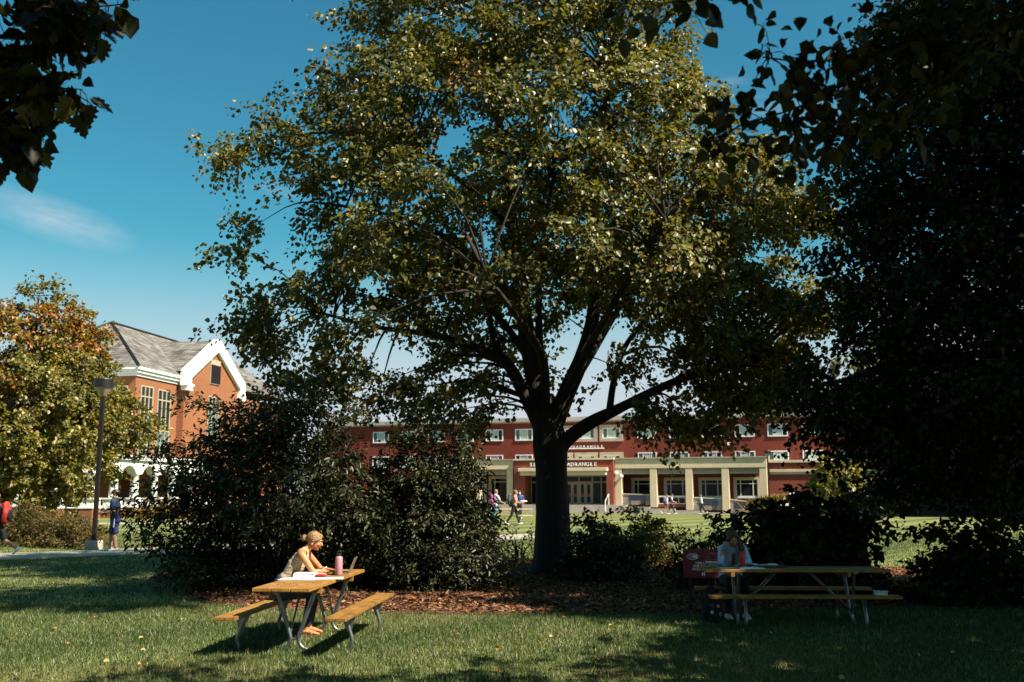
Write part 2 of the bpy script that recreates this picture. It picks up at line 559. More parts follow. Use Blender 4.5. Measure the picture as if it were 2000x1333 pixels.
# lawn: patchy mown grass
m, t, p, o = nodes('lawn')
co = t.nodes.new('ShaderNodeTexCoord')
n1 = t.nodes.new('ShaderNodeTexNoise'); n1.inputs['Scale'].default_value = 0.35; n1.inputs['Detail'].default_value = 8
n2 = t.nodes.new('ShaderNodeTexNoise'); n2.inputs['Scale'].default_value = 26; n2.inputs['Detail'].default_value = 4
wv = t.nodes.new('ShaderNodeTexWave'); wv.inputs['Scale'].default_value = 0.11; wv.inputs['Distortion'].default_value = 0.8; wv.inputs['Detail'].default_value = 1
mpw = t.nodes.new('ShaderNodeMapping'); mpw.inputs['Rotation'].default_value = (0, 0, R(35))
t.links.new(co.outputs['Object'], mpw.inputs[0]); t.links.new(mpw.outputs[0], wv.inputs['Vector'])
for q in (n1, n2): t.links.new(co.outputs['Object'], q.inputs['Vector'])
r1 = t.nodes.new('ShaderNodeValToRGB')
r1.color_ramp.elements[0].position = 0.3; r1.color_ramp.elements[1].position = 0.7
r1.color_ramp.elements[0].color = (0.024, 0.044, 0.009, 1); r1.color_ramp.elements[1].color = (0.160, 0.170, 0.055, 1)
a1 = t.nodes.new('ShaderNodeMath'); a1.operation = 'MULTIPLY_ADD'; a1.inputs[1].default_value = 0.45
t.links.new(n2.outputs[0], a1.inputs[0])
a0 = t.nodes.new('ShaderNodeMath'); a0.operation = 'MULTIPLY_ADD'; a0.inputs[1].default_value = 0.28
t.links.new(wv.outputs[1], a0.inputs[0])
a2 = t.nodes.new('ShaderNodeMath'); a2.operation = 'MULTIPLY'; a2.inputs[1].default_value = 0.45
t.links.new(n1.outputs[0], a2.inputs[0]); t.links.new(a2.outputs[0], a0.inputs[2]); t.links.new(a0.outputs[0], a1.inputs[2])
t.links.new(a1.outputs[0], r1.inputs[0]); t.links.new(r1.outputs[0], p.inputs['Base Color'])
bp = t.nodes.new('ShaderNodeBump'); bp.inputs['Strength'].default_value = 0.5; bp.inputs['Distance'].default_value = 0.05
t.links.new(n2.outputs[0], bp.inputs['Height']); t.links.new(bp.outputs[0], p.inputs['Normal'])
p.inputs['Roughness'].default_value = 0.9
p.inputs['Specular IOR Level'].default_value = 0.2
MATS['lawn'] = m
mk('mulch', (0.15, 0.062, 0.028), (0.05, 0.021, 0.011), 22, 0.95, 1.0, 30)
mk('soil', (0.05, 0.03, 0.02), None, 12, 0.95, 0.5)
M = MATS


# ------------------------------------------------------------------ setting: ground, path, bed
def ground():
    xs = sorted(set([-600, -300, -160, -100] + list(np.linspace(-70, 70, 57)) + [100, 160, 300, 600]))
    ys = sorted(set([-60, -30] + list(np.linspace(-10, 110, 81)) + [130, 170, 260, 420, 800]))
    vs = [(x, y, gz(x, y)) for y in ys for x in xs]
    nx = len(xs)
    fs = [(j * nx + i, j * nx + i + 1, (j + 1) * nx + i + 1, (j + 1) * nx + i) for j in range(len(ys) - 1) for i in range(nx - 1)]
    o = MB().add(vs, fs).build('ground', M['lawn'], smooth=True)
    tag(o, kind='structure')


ground()


def strip(name, pts, w, mat, dz=0.012, thick=0.0):
    pts = [Vector(p) for p in pts]
    fine = []
    for a, b in zip(pts[:-1], pts[1:]):
        n = max(2, int((b - a).length / 1.5))
        fine += [a.lerp(b, k / n) for k in range(n)]
    fine.append(pts[-1])
    vs, fs = [], []
    for i, p in enumerate(fine):
        t_ = (fine[min(i + 1, len(fine) - 1)] - fine[max(i - 1, 0)]).normalized()
        nrm = Vector((-t_.y, t_.x))
        for s_ in (-1, 1):
            q = p + nrm * (s_ * w / 2)
            vs.append((q.x, q.y, gz(q.x, q.y) + dz))
    for i in range(len(fine) - 1):
        fs.append((2 * i, 2 * i + 2, 2 * i + 3, 2 * i + 1))
    o = MB().add([(v[0], v[1], v[2]) for v in vs], [tuple(reversed(f)) for f in fs]).build(name, mat)
    return tag(o, kind='structure')


# campus path: slabs picked out by joints
m, t, p, o = nodes('path_concrete')
co = t.nodes.new('ShaderNodeTexCoord')
n1 = t.nodes.new('ShaderNodeTexNoise'); n1.inputs['Scale'].default_value = 1.2; n1.inputs['Detail'].default_value = 9
t.links.new(co.outputs['Object'], n1.inputs['Vector'])
r1 = t.nodes.new('ShaderNodeValToRGB')
r1.color_ramp.elements[0].color = (0.24, 0.205, 0.155, 1); r1.color_ramp.elements[1].color = (0.34, 0.30, 0.235, 1)
t.links.new(n1.outputs[0], r1.inputs[0]); t.links.new(r1.outputs[0], p.inputs['Base Color'])
p.inputs['Roughness'].default_value = 0.9
M['path_concrete'] = m


def slab_path(name, a, b, w, step=1.9):
    """a straight concrete walk; each cast slab is a part"""
    a, b = Vector(a), Vector(b)
    L = (b - a).length
    d = (b - a) / L
    nrm = Vector((-d.y, d.x))
    base = strip(name, [a, b], w + 0.02, M['soil'], 0.004)
    n = int(L / step)
    for k in range(n):
        s0, s1 = L * k / n + 0.012, L * (k + 1) / n - 0.012
        vs = []
        for s_ in (s0, s1):
            for q in (-1, 1):
                c = a + d * s_ + nrm * (q * w / 2)
                vs.append((c.x, c.y, gz(c.x, c.y) + 0.035))
        vs += [(v[0], v[1], v[2] - 0.06) for v in vs]
        MB().add(vs, [(0, 1, 3, 2), (4, 6, 7, 5), (0, 4, 5, 1), (1, 5, 7, 3), (3, 7, 6, 2), (2, 6, 4, 0)]).build('slab', M['path_concrete'], base)
    return base


slab_path('path', (-19.5, 24.6), (1.5, 38.6), 2.4)
slab_path('walkway', (-26, 50.5), (-0.8, 52.6), 2.2, 2.4)

def bed_outline(t_):
    r_ = 1 + 0.07 * math.sin(3 * t_ + 0.6) + 0.04 * math.sin(5 * t_)
    return (1.4 + 9.2 * r_ * math.cos(t_), 21.2 + 5.6 * r_ * math.sin(t_))


vs = [(1.4, 21.2, 0.05)]
NB = 72
for rr_ in (0.6, 0.9, 1.0):
    for k in range(NB):
        x, y = bed_outline(2 * PI * k / NB)
        x = 1.4 + (x - 1.4) * rr_; y = 21.2 + (y - 21.2) * rr_
        vs.append((x, y, gz(x, y) + {0.6: 0.06, 0.9: 0.045, 1.0: 0.006}[rr_] + 0.01 * random.random()))
fs = [(0, 1 + k, 1 + (k + 1) % NB) for k in range(NB)]
for j in range(2):
    for k in range(NB):
        k2 = (k + 1) % NB
        fs.append((1 + j * NB + k, 1 + (j + 1) * NB + k, 1 + (j + 1) * NB + k2, 1 + j * NB + k2))
bed = MB().add(vs, fs).build('mulch_bed', M['mulch'], smooth=True)
tag(bed, kind='structure')


def in_bed(x, y, k=1.0):
    return ((x - 1.4) / (9.2 * k)) ** 2 + ((y - 21.2) / (5.6 * k)) ** 2 < 1


# ------------------------------------------------------------------ foliage machinery
def flat_mesh(name, verts, faces_idx, nverts_per_face, mat, colors=None, parent=None, smooth=False):
    """fast mesh from numpy arrays"""
    me = bpy.data.meshes.new(name)
    nf = len(faces_idx) // nverts_per_face
    me.vertices.add(len(verts))
    me.vertices.foreach_set('co', verts.astype(np.float32).ravel())
    me.loops.add(len(faces_idx))
    me.loops.foreach_set('vertex_index', faces_idx.astype(np.int32))
    me.polygons.add(nf)
    me.polygons.foreach_set('loop_start', np.arange(0, nf * nverts_per_face, nverts_per_face, dtype=np.int32))
    me.polygons.foreach_set('loop_total', np.full(nf, nverts_per_face, dtype=np.int32))
    if smooth:
        me.polygons.foreach_set('use_smooth', np.ones(nf, dtype=bool))
    if colors is not None:
        ca = me.color_attributes.new('col', 'FLOAT_COLOR', 'POINT')
        ca.data.foreach_set('color', np.concatenate([colors, np.ones((len(colors), 1))], 1).astype(np.float32).ravel())
    me.update()
    me.materials.append(mat)
    o = bpy.data.objects.new(name, me)
    link(o, parent)
    return o


def nrmz(a):
    return a / np.maximum(np.linalg.norm(a, axis=1, keepdims=True), 1e-9)


def leaves(name, pos, axis, nrm, size, ratio, colors, mat, parent=None, fold=0.18):
    """six-cornered leaf blades folded along the midrib"""
    axis = nrmz(axis)
    side = nrmz(np.cross(axis, nrm))
    up = np.cross(side, axis)
    s = size[:, None]
    w = s * ratio
    V = np.empty((len(pos), 6, 3))
    V[:, 0] = pos
    V[:, 1] = pos + axis * s * 0.30 + side * w * 0.46 + up * w * fold
    V[:, 2] = pos + axis * s * 0.66 + side * w * 0.40 + up * w * fold
    V[:, 3] = pos + axis * s - up * s * 0.12
    V[:, 4] = pos + axis * s * 0.66 - side * w * 0.40 + up * w * fold
    V[:, 5] = pos + axis * s * 0.30 - side * w * 0.46 + up * w * fold
    base = (np.arange(len(pos)) * 6)[:, None]
    F = np.concatenate([base + np.array([0, 1, 2, 3]), base + np.array([0, 3, 4, 5])], 1).ravel()
    return flat_mesh(name, V.reshape(-1, 3), F, 4, mat, np.repeat(colors, 6, axis=0), parent)


def palette(n, cols, weights, jit=0.25):
    c = np.array(cols)[RNG.choice(len(cols), n, p=np.array(weights) / sum(weights))]
    return c * TONE * (1 + jit * (RNG.random((n, 1)) - 0.5) * 2)


def smooth_line(pts, n=6):
    """Catmull-Rom through (x, y, z, r) points"""
    P = [Vector(p[:3]) for p in pts]
    rad = [p[3] for p in pts]
    out, ro = [], []
    for i in range(len(P) - 1):
        p0, p1, p2, p3 = P[max(i - 1, 0)], P[i], P[i + 1], P[min(i + 2, len(P) - 1)]
        for k in range(n):
            t_ = k / n
            out.append(0.5 * ((2 * p1) + (p2 - p0) * t_ + (2 * p0 - 5 * p1 + 4 * p2 - p3) * t_ ** 2 + (3 * p1 - p0 - 3 * p2 + p3) * t_ ** 3))
            ro.append(rad[i] + (rad[i + 1] - rad[i]) * t_)
    out.append(P[-1]); ro.append(rad[-1])
    return out, ro


def bark_tube(mb, pts, n=10, wob=0.06, sub=6, seed=0):
    P, rad = smooth_line(pts, sub)
    rad = [r * (1 + wob * mnoise.noise(Vector((q.z * 1.3 + seed, q.x, seed)))) for q, r in zip(P, rad)]
    mb.loft(P, rad, n=n, side=(1, 0.13, 0.07), round_ends=False)
    return P, rad


def spread_clumps(n, env, lo, hi, mind, hole=0.0, hscale=0.3, seed=0, shell=0.55):
    """dart-throw clump centres inside env(p) -> depth fraction 0 (rim) .. 1 (axis), None outside"""
    out = []
    tries = 0
    rnd = random.Random(seed)
    cell = {}
    while len(out) < n and tries < n * 120:
        tries += 1
        p = Vector((rnd.uniform(lo[0], hi[0]), rnd.uniform(lo[1], hi[1]), rnd.uniform(lo[2], hi[2])))
        d = env(p)
        if d is None: continue
        if rnd.random() > (1 - shell) + shell * (1 - d): continue
        if hole and mnoise.noise(p * hscale + Vector((seed, 0, 0))) < -hole: continue
        key = (int(p.x / mind), int(p.y / mind), int(p.z / mind))
        ok = True
        for a in (-1, 0, 1):
            for b in (-1, 0, 1):
                for c in (-1, 0, 1):
                    for q in cell.get((key[0] + a, key[1] + b, key[2] + c), ()):
                        if (q - p).length < mind: ok = False
        if not ok: continue
        cell.setdefault(key, []).append(p)
        out.append(p)
    return out


def spray_leaves(centres, axis_pt, nleaf, spread, flat, twigs=7, droop=0.25, jit=0.10, out_bias=0.6):
    """leaves set along short twigs that radiate from each clump centre"""
    C = np.array([tuple(c) for c in centres])
    nc = len(C)
    outv = C - np.array(axis_pt)
    outv[:, 2] *= 0.25
    outv = nrmz(outv)
    td = RNG.normal(size=(nc, twigs, 3))
    td[:, :, 2] *= flat
    td = td / np.linalg.norm(td, axis=2, keepdims=True)
    td = td + outv[:, None, :] * out_bias
    td[:, :, 2] -= droop * 0.5
    td = td / np.linalg.norm(td, axis=2, keepdims=True)
    tl = spread * (0.55 + 0.9 * RNG.random((nc, twigs)))
    ci = np.repeat(np.arange(nc), nleaf)
    ti = RNG.integers(0, twigs, len(ci))
    u = RNG.random(len(ci)) ** 0.75
    d = td[ci, ti]
    L = tl[ci, ti]
    pos = C[ci] + d * (u * L)[:, None]
    pos[:, 2] -= droop * (u ** 2) * L * 0.6
    pos += RNG.normal(size=pos.shape) * jit * spread
    ax = d + RNG.normal(size=pos.shape) * 0.6
    ax[:, 2] -= 0.35
    nm = RNG.normal(size=pos.shape) * 0.65 + outv[ci] * 0.6
    nm[:, 2] += 0.85
    return pos, ax, nm, ci, td, tl


def connect(mb, centres, limbs, r0=0.03, r1=0.008, seed=0, maxd=3.2):
    """thin branches from the limbs out to the clumps"""
    LP = np.array([tuple(p) for p, r in limbs])
    rnd = random.Random(seed)
    for c in centres:
        cv = np.array(tuple(c))
        dv = LP - cv
        dist = np.linalg.norm(dv * np.array([1, 1, 1.0]), axis=1) + np.where(LP[:, 2] > cv[2], (LP[:, 2] - cv[2]) * 1.2, 0)
        k = int(np.argmin(dist))
        a = Vector(LP[k])
        L = (c - a).length
        mid = a.lerp(c, 0.5) + Vector((rnd.uniform(-.1, .1), rnd.uniform(-.1, .1), 0.10 * L))
        ra = min(r0 * (0.5 + 0.4 * L), max(limbs[k][1] * 0.7, r1))
        mb.loft([a, a.lerp(mid, .5) + Vector((0, 0, .03 * L)), mid, mid.lerp(c, .55), c], [ra, ra * .8, ra * .6, ra * .4, r1], n=5, round_ends=False, side=(1, .2, .1))


def text_obj(txt, size, depth, mat, parent, loc, rot=(PI / 2, 0, 0), align='CENTER', name='lettering', shear=0.0, bold=0.0, spacing=1.0, width=None):
    """raised lettering as a mesh"""
    cu = bpy.data.curves.new('t', 'FONT')
    cu.body = txt
    cu.size = size
    cu.extrude = depth
    cu.offset = bold
    cu.shear = shear
    cu.space_character = spacing
    cu.align_x = align
    cu.resolution_u = 2
    ob = bpy.data.objects.new('t', cu)
    me = bpy.data.meshes.new_from_object(ob)
    me.name = name
    bpy.data.objects.remove(ob)
    bpy.data.curves.remove(cu)
    me.materials.clear()
    me.materials.append(mat)
    o = bpy.data.objects.new(name, me)
    link(o, parent)
    o.location = loc
    o.rotation_euler = rot
    if width:
        w = max(v.co.x for v in me.vertices) - min(v.co.x for v in me.vertices)
        o.scale = (width / w, 1, 1)
    return o


def letters(txt, size, depth, x0, x1, y, z):
    """each metal letter stands on its own pins"""
    for i_, ch_ in enumerate(txt):
        if ch_ != ' ':
            text_obj(ch_, size, depth, M['window_white'], hall, (x0 + (x1 - x0) * i_ / (len(txt) - 1), y, z), name='letter', bold=.004)


# ------------------------------------------------------------------ the red brick hall across the lawn
OB = at(1530, 965, 98.0)
AB = math.atan2(-13, 40.4)
hall = empty('brick_hall', (OB.x, OB.y, 0), AB, 'long three storey red brick hall with cream portico across the lawn', 'building')


def selw(x, y):
    return Vector((OB.x + x * math.cos(AB) - y * math.sin(AB), OB.y + x * math.sin(AB) + y * math.cos(AB)))


plz = MB().plate([tuple(selw(x, y)) for x, y in [(-48, -10.6), (-4.5, -10.6), (-3, -7.9), (12, -7.9), (12, 1), (-48, 1)]], -0.05, 0.03).build('plaza', M['path_concrete'])
tag(plz, kind='structure')

MB().box(-50, 1.9, 0, 12, 0, 9.35).box(1.9, 16, 0, 12, 0, 9.3).build('wall', M['brick_red'], hall)
MB().box(-50.3, 16.3, -0.35, 12.3, 9.35, 9.75).box(-50.1, 16.1, -0.15, 12.1, 9.22, 9.35).build('cornice', M['cornice_grey'], hall)
# ground storey that steps forward behind the portico and on to the right
MB().box(-36, -25.4, -3.5, -0.01, 0, 4.4).box(-15.1, 8.5, -3.5, -0.01, 0, 4.72).build('lower_wall', M['brick_entry'], hall)
MB().box(-1.0, 8.65, -3.65, -0.005, 4.72, 4.95).box(-1.0, 8.6, -3.6, -3.5, 3.62, 3.85).box(-1.0, 8.62, -3.66, -3.5, 3.85, 4.1).build('stone_band', M['stone'], hall)


def small_window(x0, x1, z0, z1, surround=False, y=0.0, k=0):
    if surround:
        s_ = MB()
        for a, b, c, d in ((x0 - .3, x1 + .3, z1, z1 + .3), (x0 - .3, x1 + .3, z0 - .3, z0), (x0 - .3, x0, z0, z1), (x1, x1 + .3, z0, z1)):
            s_.box(a, b, y - .16, y - .002, c, d)
        s_.build('stone_surround', M['stone_worn'], hall)
    fr = MB()
    w = 0.1
    fr.box(x0, x1, y - .07, y - .003, z1 - w, z1).box(x0, x1, y - .09, y - .003, z0, z0 + w)
    fr.box(x0, x0 + w, y - .07, y - .003, z0 + w, z1 - w).box(x1 - w, x1, y - .07, y - .003, z0 + w, z1 - w)
    q = (x1 - x0 - 2 * w) / 4
    a, b = x0 + w + q, x1 - w - q
    fr.box(a - .03, a + .03, y - .055, y - .003, z0 + w, z1 - w).box(b - .03, b + .03, y - .055, y - .003, z0 + w, z1 - w)
    f = fr.build('window', M['window_white'], hall)
    f['label'] = 'white framed three part window' if not surround else 'white window in a stone surround'
    mats = [M['glass_green'], M['curtain'], M['glass_green']]
    if k % 3 == 1: mats = [M['glass_green'], M['curtain'], M['glass_dark']]
    if k % 5 == 2: mats = [M['glass_dark'], M['curtain'], M['glass_green']]
    for (p0, p1), mt in zip(((x0 + w, a - .03), (a + .03, b - .03), (b + .03, x1 - w)), mats):
        MB().box(p0, p1, y - .03, y - .004, z0 + w, z1 - w).build('pane', mt, f)


k = 0
for xc in (-43.05, -39.75, -36.4, -33.05, -29.7, -26.4):
    small_window(xc - .97, xc + .97, 7.38, 8.62, k=k); k += 1
    small_window(xc - .97, xc + .97, 4.63, 5.90, k=k + 1)
for xc in (-22.25, -19.62, -16.95):
    small_window(xc - .93, xc + .93, 7.46, 8.56, True, k=k); k += 1
    small_window(xc - .93, xc + .93, 4.75, 5.75, True, k=k + 1)
for xc in (-13.25, -9.98, -6.72, -3.5, -0.3, 2.95, 6.2, 9.5):
    small_window(xc - .97, xc + .97, 7.38, 8.62, k=k); k += 1
    small_window(xc - .97, xc + .97, 5.0, 5.98, k=k + 1)
# small upper name in white letters on a rail
MB().box(-24.6, -17.7, -.10, -.003, 6.42, 6.50).build('letter_rail', M['window_white'], hall)
letters('SELLECK QUADRANGLE', .36, .03, -24.3, -17.95, -.07, 6.52)
MB().box(-5.2, -4.9, -.25, -.003, 6.55, 6.85).build('flood_lamp', M['white_paint'], hall, bevel=.04)


def portico(x0, x1, cols, zs):
    MB().box(x0, x1, -6.75, -6.1, 4.2, 5.1).build('beam', M['stone'], hall, bevel=.02)
    MB().box(x0 - .08, x1 + .08, -6.85, -3.4, 5.1, 5.22).build('coping', M['stone_worn'], hall)
    MB().box(x0, x1, -6.1, -3.5, 4.75, 5.1).build('roof_slab', M['stone'], hall)
    for a, b in zip(cols[:-1], cols[1:]):
        for kk in range(3):
            MB().box(a + .34, b - .34, -6.5 + .05 * kk, -6.3, 3.66 + .18 * kk, 3.82 + .18 * kk).build('slat', M['tan_frame'], hall)
    for c, z in zip(cols, zs):
        MB().box(c - .33, c + .33, -6.72, -5.9, z, 4.2).build('pillar', M['stone'], hall, bevel=.02)


RC = (-14.9, -11.53, -8.18, -4.83, -1.4)
portico(-15.22, -1.05, RC, (0.75, 0.55, 0.3, 0.06, 0.035))
LC = (-36.0, -32.6, -29.2, -25.8)
portico(-36.3, -25.42, LC, (.03, .03, .03, .03))


def big_window(x0, x1, z0, z1, y, low=False):
    sr = MB()
    for a, b, c, d in ((x0 - .24, x1 + .24, z1, z1 + .22), (x0 - .24, x0, z0 - .3, z1), (x1, x1 + .24, z0 - .3, z1)):
        sr.box(a, b, y - .14, y - .002, c, d)
    sr.build('stone_surround', M['stone'], hall)
    f = MB()
    w = .06
    a, b = x0 + .42, x1 - .42
    tz = z1 - .36
    for (p0, p1, q0, q1) in ((x0, x1, z1 - w, z1), (x0, x1, tz - w, tz), (x0, x1, z0 - .16, z0 + w), (x0, x0 + w, z0, z1), (x1 - w, x1, z0, z1), (a - .04, a + .04, z0, z1), (b - .04, b + .04, z0, z1)):
        f.box(p0, p1, y - .08 - .004 * random.random(), y - .003, q0, q1)
    fo = f.build('window', M['window_white'], hall)
    fo['label'] = 'large ground floor window with white glazing bars'
    for p0, p1 in ((x0 + w, a - .04), (a + .04, b - .04), (b + .04, x1 - w)):
        MB().box(p0, p1, y - .03, y - .004, z0 + w, tz - w).build('pane', M['glass_dark'], fo)
        MB().box(p0, p1, y - .03, y - .004, tz, z1 - w).build('pane', M['glass_dark'], fo)


for xc in (-13.0, -9.8, -6.45, -3.15):
    big_window(xc - 1.0, xc + 1.0, 1.55, 3.15, -3.5)
for xc in (-34.2, -30.9, -27.5):
    big_window(xc - 1.35, xc + 1.35, 1.0, 3.4, -3.5)
small_window(3.15, 4.7, 1.55, 3.0, y=-3.5, k=2)

# entrance block
MB().box(-25.2, -15.25, -7.2, 0, 3.95, 5.05).build('fascia', M['brick_entry'], hall)
MB().box(-25.3, -15.2, -7.3, 0, 5.05, 5.2).build('fascia_coping', M['stone'], hall)
MB().box(-24.65, -15.75, -7.75, -7.2, 3.95, 4.28).box(-24.5, -15.9, -7.6, -5.2, 3.58, 3.95).build('canopy', M['stone'], hall, bevel=.03)
for a, b in ((-25.2, -24.1), (-15.95, -15.25)):
    MB().box(a, b, -7.19, -4.9, 0.75, 3.94).build('brick_pier', M['brick_entry'], hall)
letters('SELLECK QUADRANGLE', .50, .05, -23.45, -17.0, -7.26, 4.45)
# glazed doors
ent = MB()
xs_ = [-24.1, -22.9, -21.7, -20.55, -19.2, -17.85, -16.95, -15.97]
for x in xs_:
    ent.box(x - .06, x + .06, -5.0, -4.85, 0.75, 3.57)
ent.box(-24.1, -15.97, -4.98, -4.86, 2.88, 3.0).box(-24.1, -15.97, -4.98, -4.86, 3.47, 3.58).box(-24.1, -15.97, -4.98, -4.86, .75, .87)
ent_o = ent.build('entrance_frame', M['tan_frame'], hall)
for a, b in zip(xs_[:-1], xs_[1:]):
    MB().box(a + .06, b - .06, -4.93, -4.9, 3.0, 3.47).build('pane', M['glass_dark'], ent_o)
    MB().box(a + .06, b - .06, -4.93, -4.9, .87, 2.88).build('pane', M['glass_dark'], ent_o)
for a, b in ((-21.64, -20.61), (-20.49, -19.26), (-19.14, -17.91)):
    d = MB()
    mid = (a + b) / 2
    for l, r_ in ((a, mid - .02), (mid + .02, b)):
        d.box(l, l + .13, -5.03, -4.95, .77, 2.86).box(r_ - .13, r_, -5.03, -4.95, .77, 2.86)
        d.box(l + .13, r_ - .13, -5.03, -4.95, 2.72, 2.86).box(l + .13, r_ - .13, -5.03, -4.95, .77, .95).box(l + .13, r_ - .13, -5.03, -4.95, 1.55, 1.63)
    do = d.build('door', M['tan_frame'], hall)
    for l, r_ in ((a, mid - .02), (mid + .02, b)):
        MB().box(l + .16, r_ - .16, -4.96, -4.94, 1.68, 1.86).build('notice', M['poster_red'], do)
        MB().box(r_ - .12 if l == a else l + .09, r_ - .09 if l == a else l + .12, -5.09, -5.03, 1.3, 1.75).build('handle', M['steel'], do)
# steps
for kk in range(5):
    z1 = .15 * (kk + 1)
    xe = (-3.6, -6.6, -9.2, -11.6, -13.9)[kk]
    MB().box(-27.5, xe, -9.6 + .36 * kk, (-9.6 + .36 * (kk + 1)) if kk < 4 else -3.52, .03, z1).build('step', M['concrete'], hall, bevel=.015)
# ramp walls, rails and benches in the bays
for (a, b), z0, za, zb in (((-14.57, -11.86), .76, 1.75, 1.66), ((-7.85, -5.16), .31, 1.42, 1.3), ((-4.5, -1.73), .05, 1.25, .92), ((-1.07, 7.5), .04, .92, .95)):
    MB().prism([(a, z0), (b, z0), (b, zb), (a, za)], -6.5, -6.3).build('ramp_wall', M['concrete'], hall)
    MB().prism([(a, za + .002), (b, zb + .002), (b, zb + .09), (a, za + .09)], -6.55, -6.25).build('wall_coping', M['stone'], hall)
MB().box(-11.2, -8.52, -6.5, -6.3, .55, .8).build('planter_wall', M['brick_entry'], hall)
rl = MB().box(-11.2, -8.52, -6.46, -6.4, 1.5, 1.62).box(-11.2, -8.52, -6.46, -6.4, .85, .93)
for x in np.linspace(-11.1, -8.6, 5):
    rl.box(x - .03, x + .03, -6.46, -6.4, .8, 1.5)
rl.build('railing', M['railing_white'], hall)
for i, (a, b, z) in enumerate(((-13.95, -12.15, .78), (-7.4, -5.55, .33), (-4.15, -2.2, .06))):
    be = empty('bench', (0, 0, 0), 0, ('navy bench on the top step beside the entrance', 'navy bench in the third bay of the portico', 'navy bench in the last bay of the portico, at the right')[i], 'bench', 'navy benches under the portico')
    be.location = (*selw((a + b) / 2, -6.85), z)
    be.rotation_euler = (0, 0, AB)
    hw = (b - a) / 2
    for zz in (.42, .58, .74):
        MB().box(-hw, hw, .12, .16, zz, zz + .15).build('back_slat', M['navy_panel'], be)
    for yy in (-.32, -.16, 0):
        MB().box(-hw, hw, yy, yy + .14, .36, .40).build('seat_slat', M['navy_panel'], be)
    for s_ in (-1, 1):
        MB().box(s_ * (hw - .2) - .03, s_ * (hw - .2) + .03, -.3, .12, 0, .36).build('leg', M['black_plastic'], be)
# globe lamps by the entrance
for x, z in ((-15.05, 3.75), (-14.55, 3.45)):
    MB().ell((x, -6.98, z), (.2, .2, .2)).box(x - .05, x + .05, -6.95, -6.72, z - .06, z + .06).build('globe_lamp', M['white_paint'], hall, smooth=True)
# hand rails on the entrance steps
for x in (-19.9, -15.6):
    r_ = MB().tube([(x, -9.4, .2), (x, -9.4, 1.15), (x, -7.9, 1.75), (x, -7.9, .76)], .045)
    r_.build('handrail', M['white_paint'], hall)

# ------------------------------------------------------------------ shaded wing at the right
wing = empty('side_wing', (33.4, 97.5, 0), math.atan2(-43, 4.8), 'shaded dark brick wing with low windows behind the big dark tree', 'building')
# local x runs towards the camera along the wall, -y faces the lawn
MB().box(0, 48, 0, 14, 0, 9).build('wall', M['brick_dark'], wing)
MB().box(-.3, 48.3, -.3, 14.3, 9, 9.4).build('cornice', M['cornice_grey'], wing)
for row, (z0, z1) in enumerate(((1.5, 2.9), (4.7, 6.0), (7.3, 8.5))):
    for xw in np.arange(6, 46, 4.2):
        f = MB()
        for a, b, c, d in ((xw, xw + 1.9, z1 - .1, z1), (xw, xw + 1.9, z0, z0 + .1), (xw, xw + .1, z0 + .1, z1 - .1), (xw + 1.8, xw + 1.9, z0 + .1, z1 - .1), (xw + .9, xw + 1.0, z0 + .1, z1 - .1)):
            f.box(a, b, -.08, -.003, c, d)
        fo = f.build('window', M['bronze_paint'], wing)
        for a, b in ((xw + .1, xw + .9), (xw + 1.0, xw + 1.8)):
            MB().box(a, b, -.03, -.004, z0 + .1, z1 - .1).build('pane', M['glass_dark'], fo)
MB().box(1.0, 5.2, -3.2, 0, 3.0, 3.25).build('canopy', M['window_white'], wing)
for kk in range(5):
    MB().box(1.05 + kk * .83, 1.82 + kk * .83, -3.15, -3.1, 3.3, 4.1).build('canopy_pane', M['glass_green'], wing)
for xw in (2.0, 3.6, 5.2, 6.8):
    MB().tube([(xw, -4.2, 0), (xw, -4.2, 1.0), (xw + 1.5, -4.2, 1.0), (xw + 1.5, -4.2, 0)], .03).build('railing', M['railing_white'], wing)

# ------------------------------------------------------------------ gabled hall at the left
LB = at(266, 965, 72.0)
gab = empty('gabled_hall', (LB.x, LB.y, 0), R(80), 'orange brick hall with grey shingle roof, white gable and white arcade', 'building')
# local x recedes along the sunny side, +y goes into the building
MB().box(-.9, 26, 0, 12, 0, 10.2).build('wall', M['brick_orange'], gab)
cn = MB()
for dz, ov in ((10.2, .12), (10.42, .28), (10.64, .42)):
    cn.box(-.9 - ov, 5.3, -ov, 12 + ov, dz, dz + .219)
cn.build('cornice', M['white_paint'], gab)
rf = MB().add([(-1.35, -.45, 10.86), (26, -.45, 10.86), (26, 12.4, 10.86), (-1.35, 12.4, 10.86), (5.2, 6, 15.25), (26, 6, 15.25)],
              [(0, 1, 5, 4), (3, 0, 4), (2, 3, 4, 5), (1, 2, 5), (0, 3, 2, 1)]).build('roof', M['shingles'], gab)
MB().loft([(-1.35, -.45, 10.9), (5.2, 6, 15.3)], .1, n=6).loft([(-1.35, 12.4, 10.9), (5.2, 6, 15.3)], .1, n=6).loft([(5.2, 6, 15.3), (26, 6, 15.3)], .1, n=6).build('ridge_cap', M['bronze_paint'], rf)
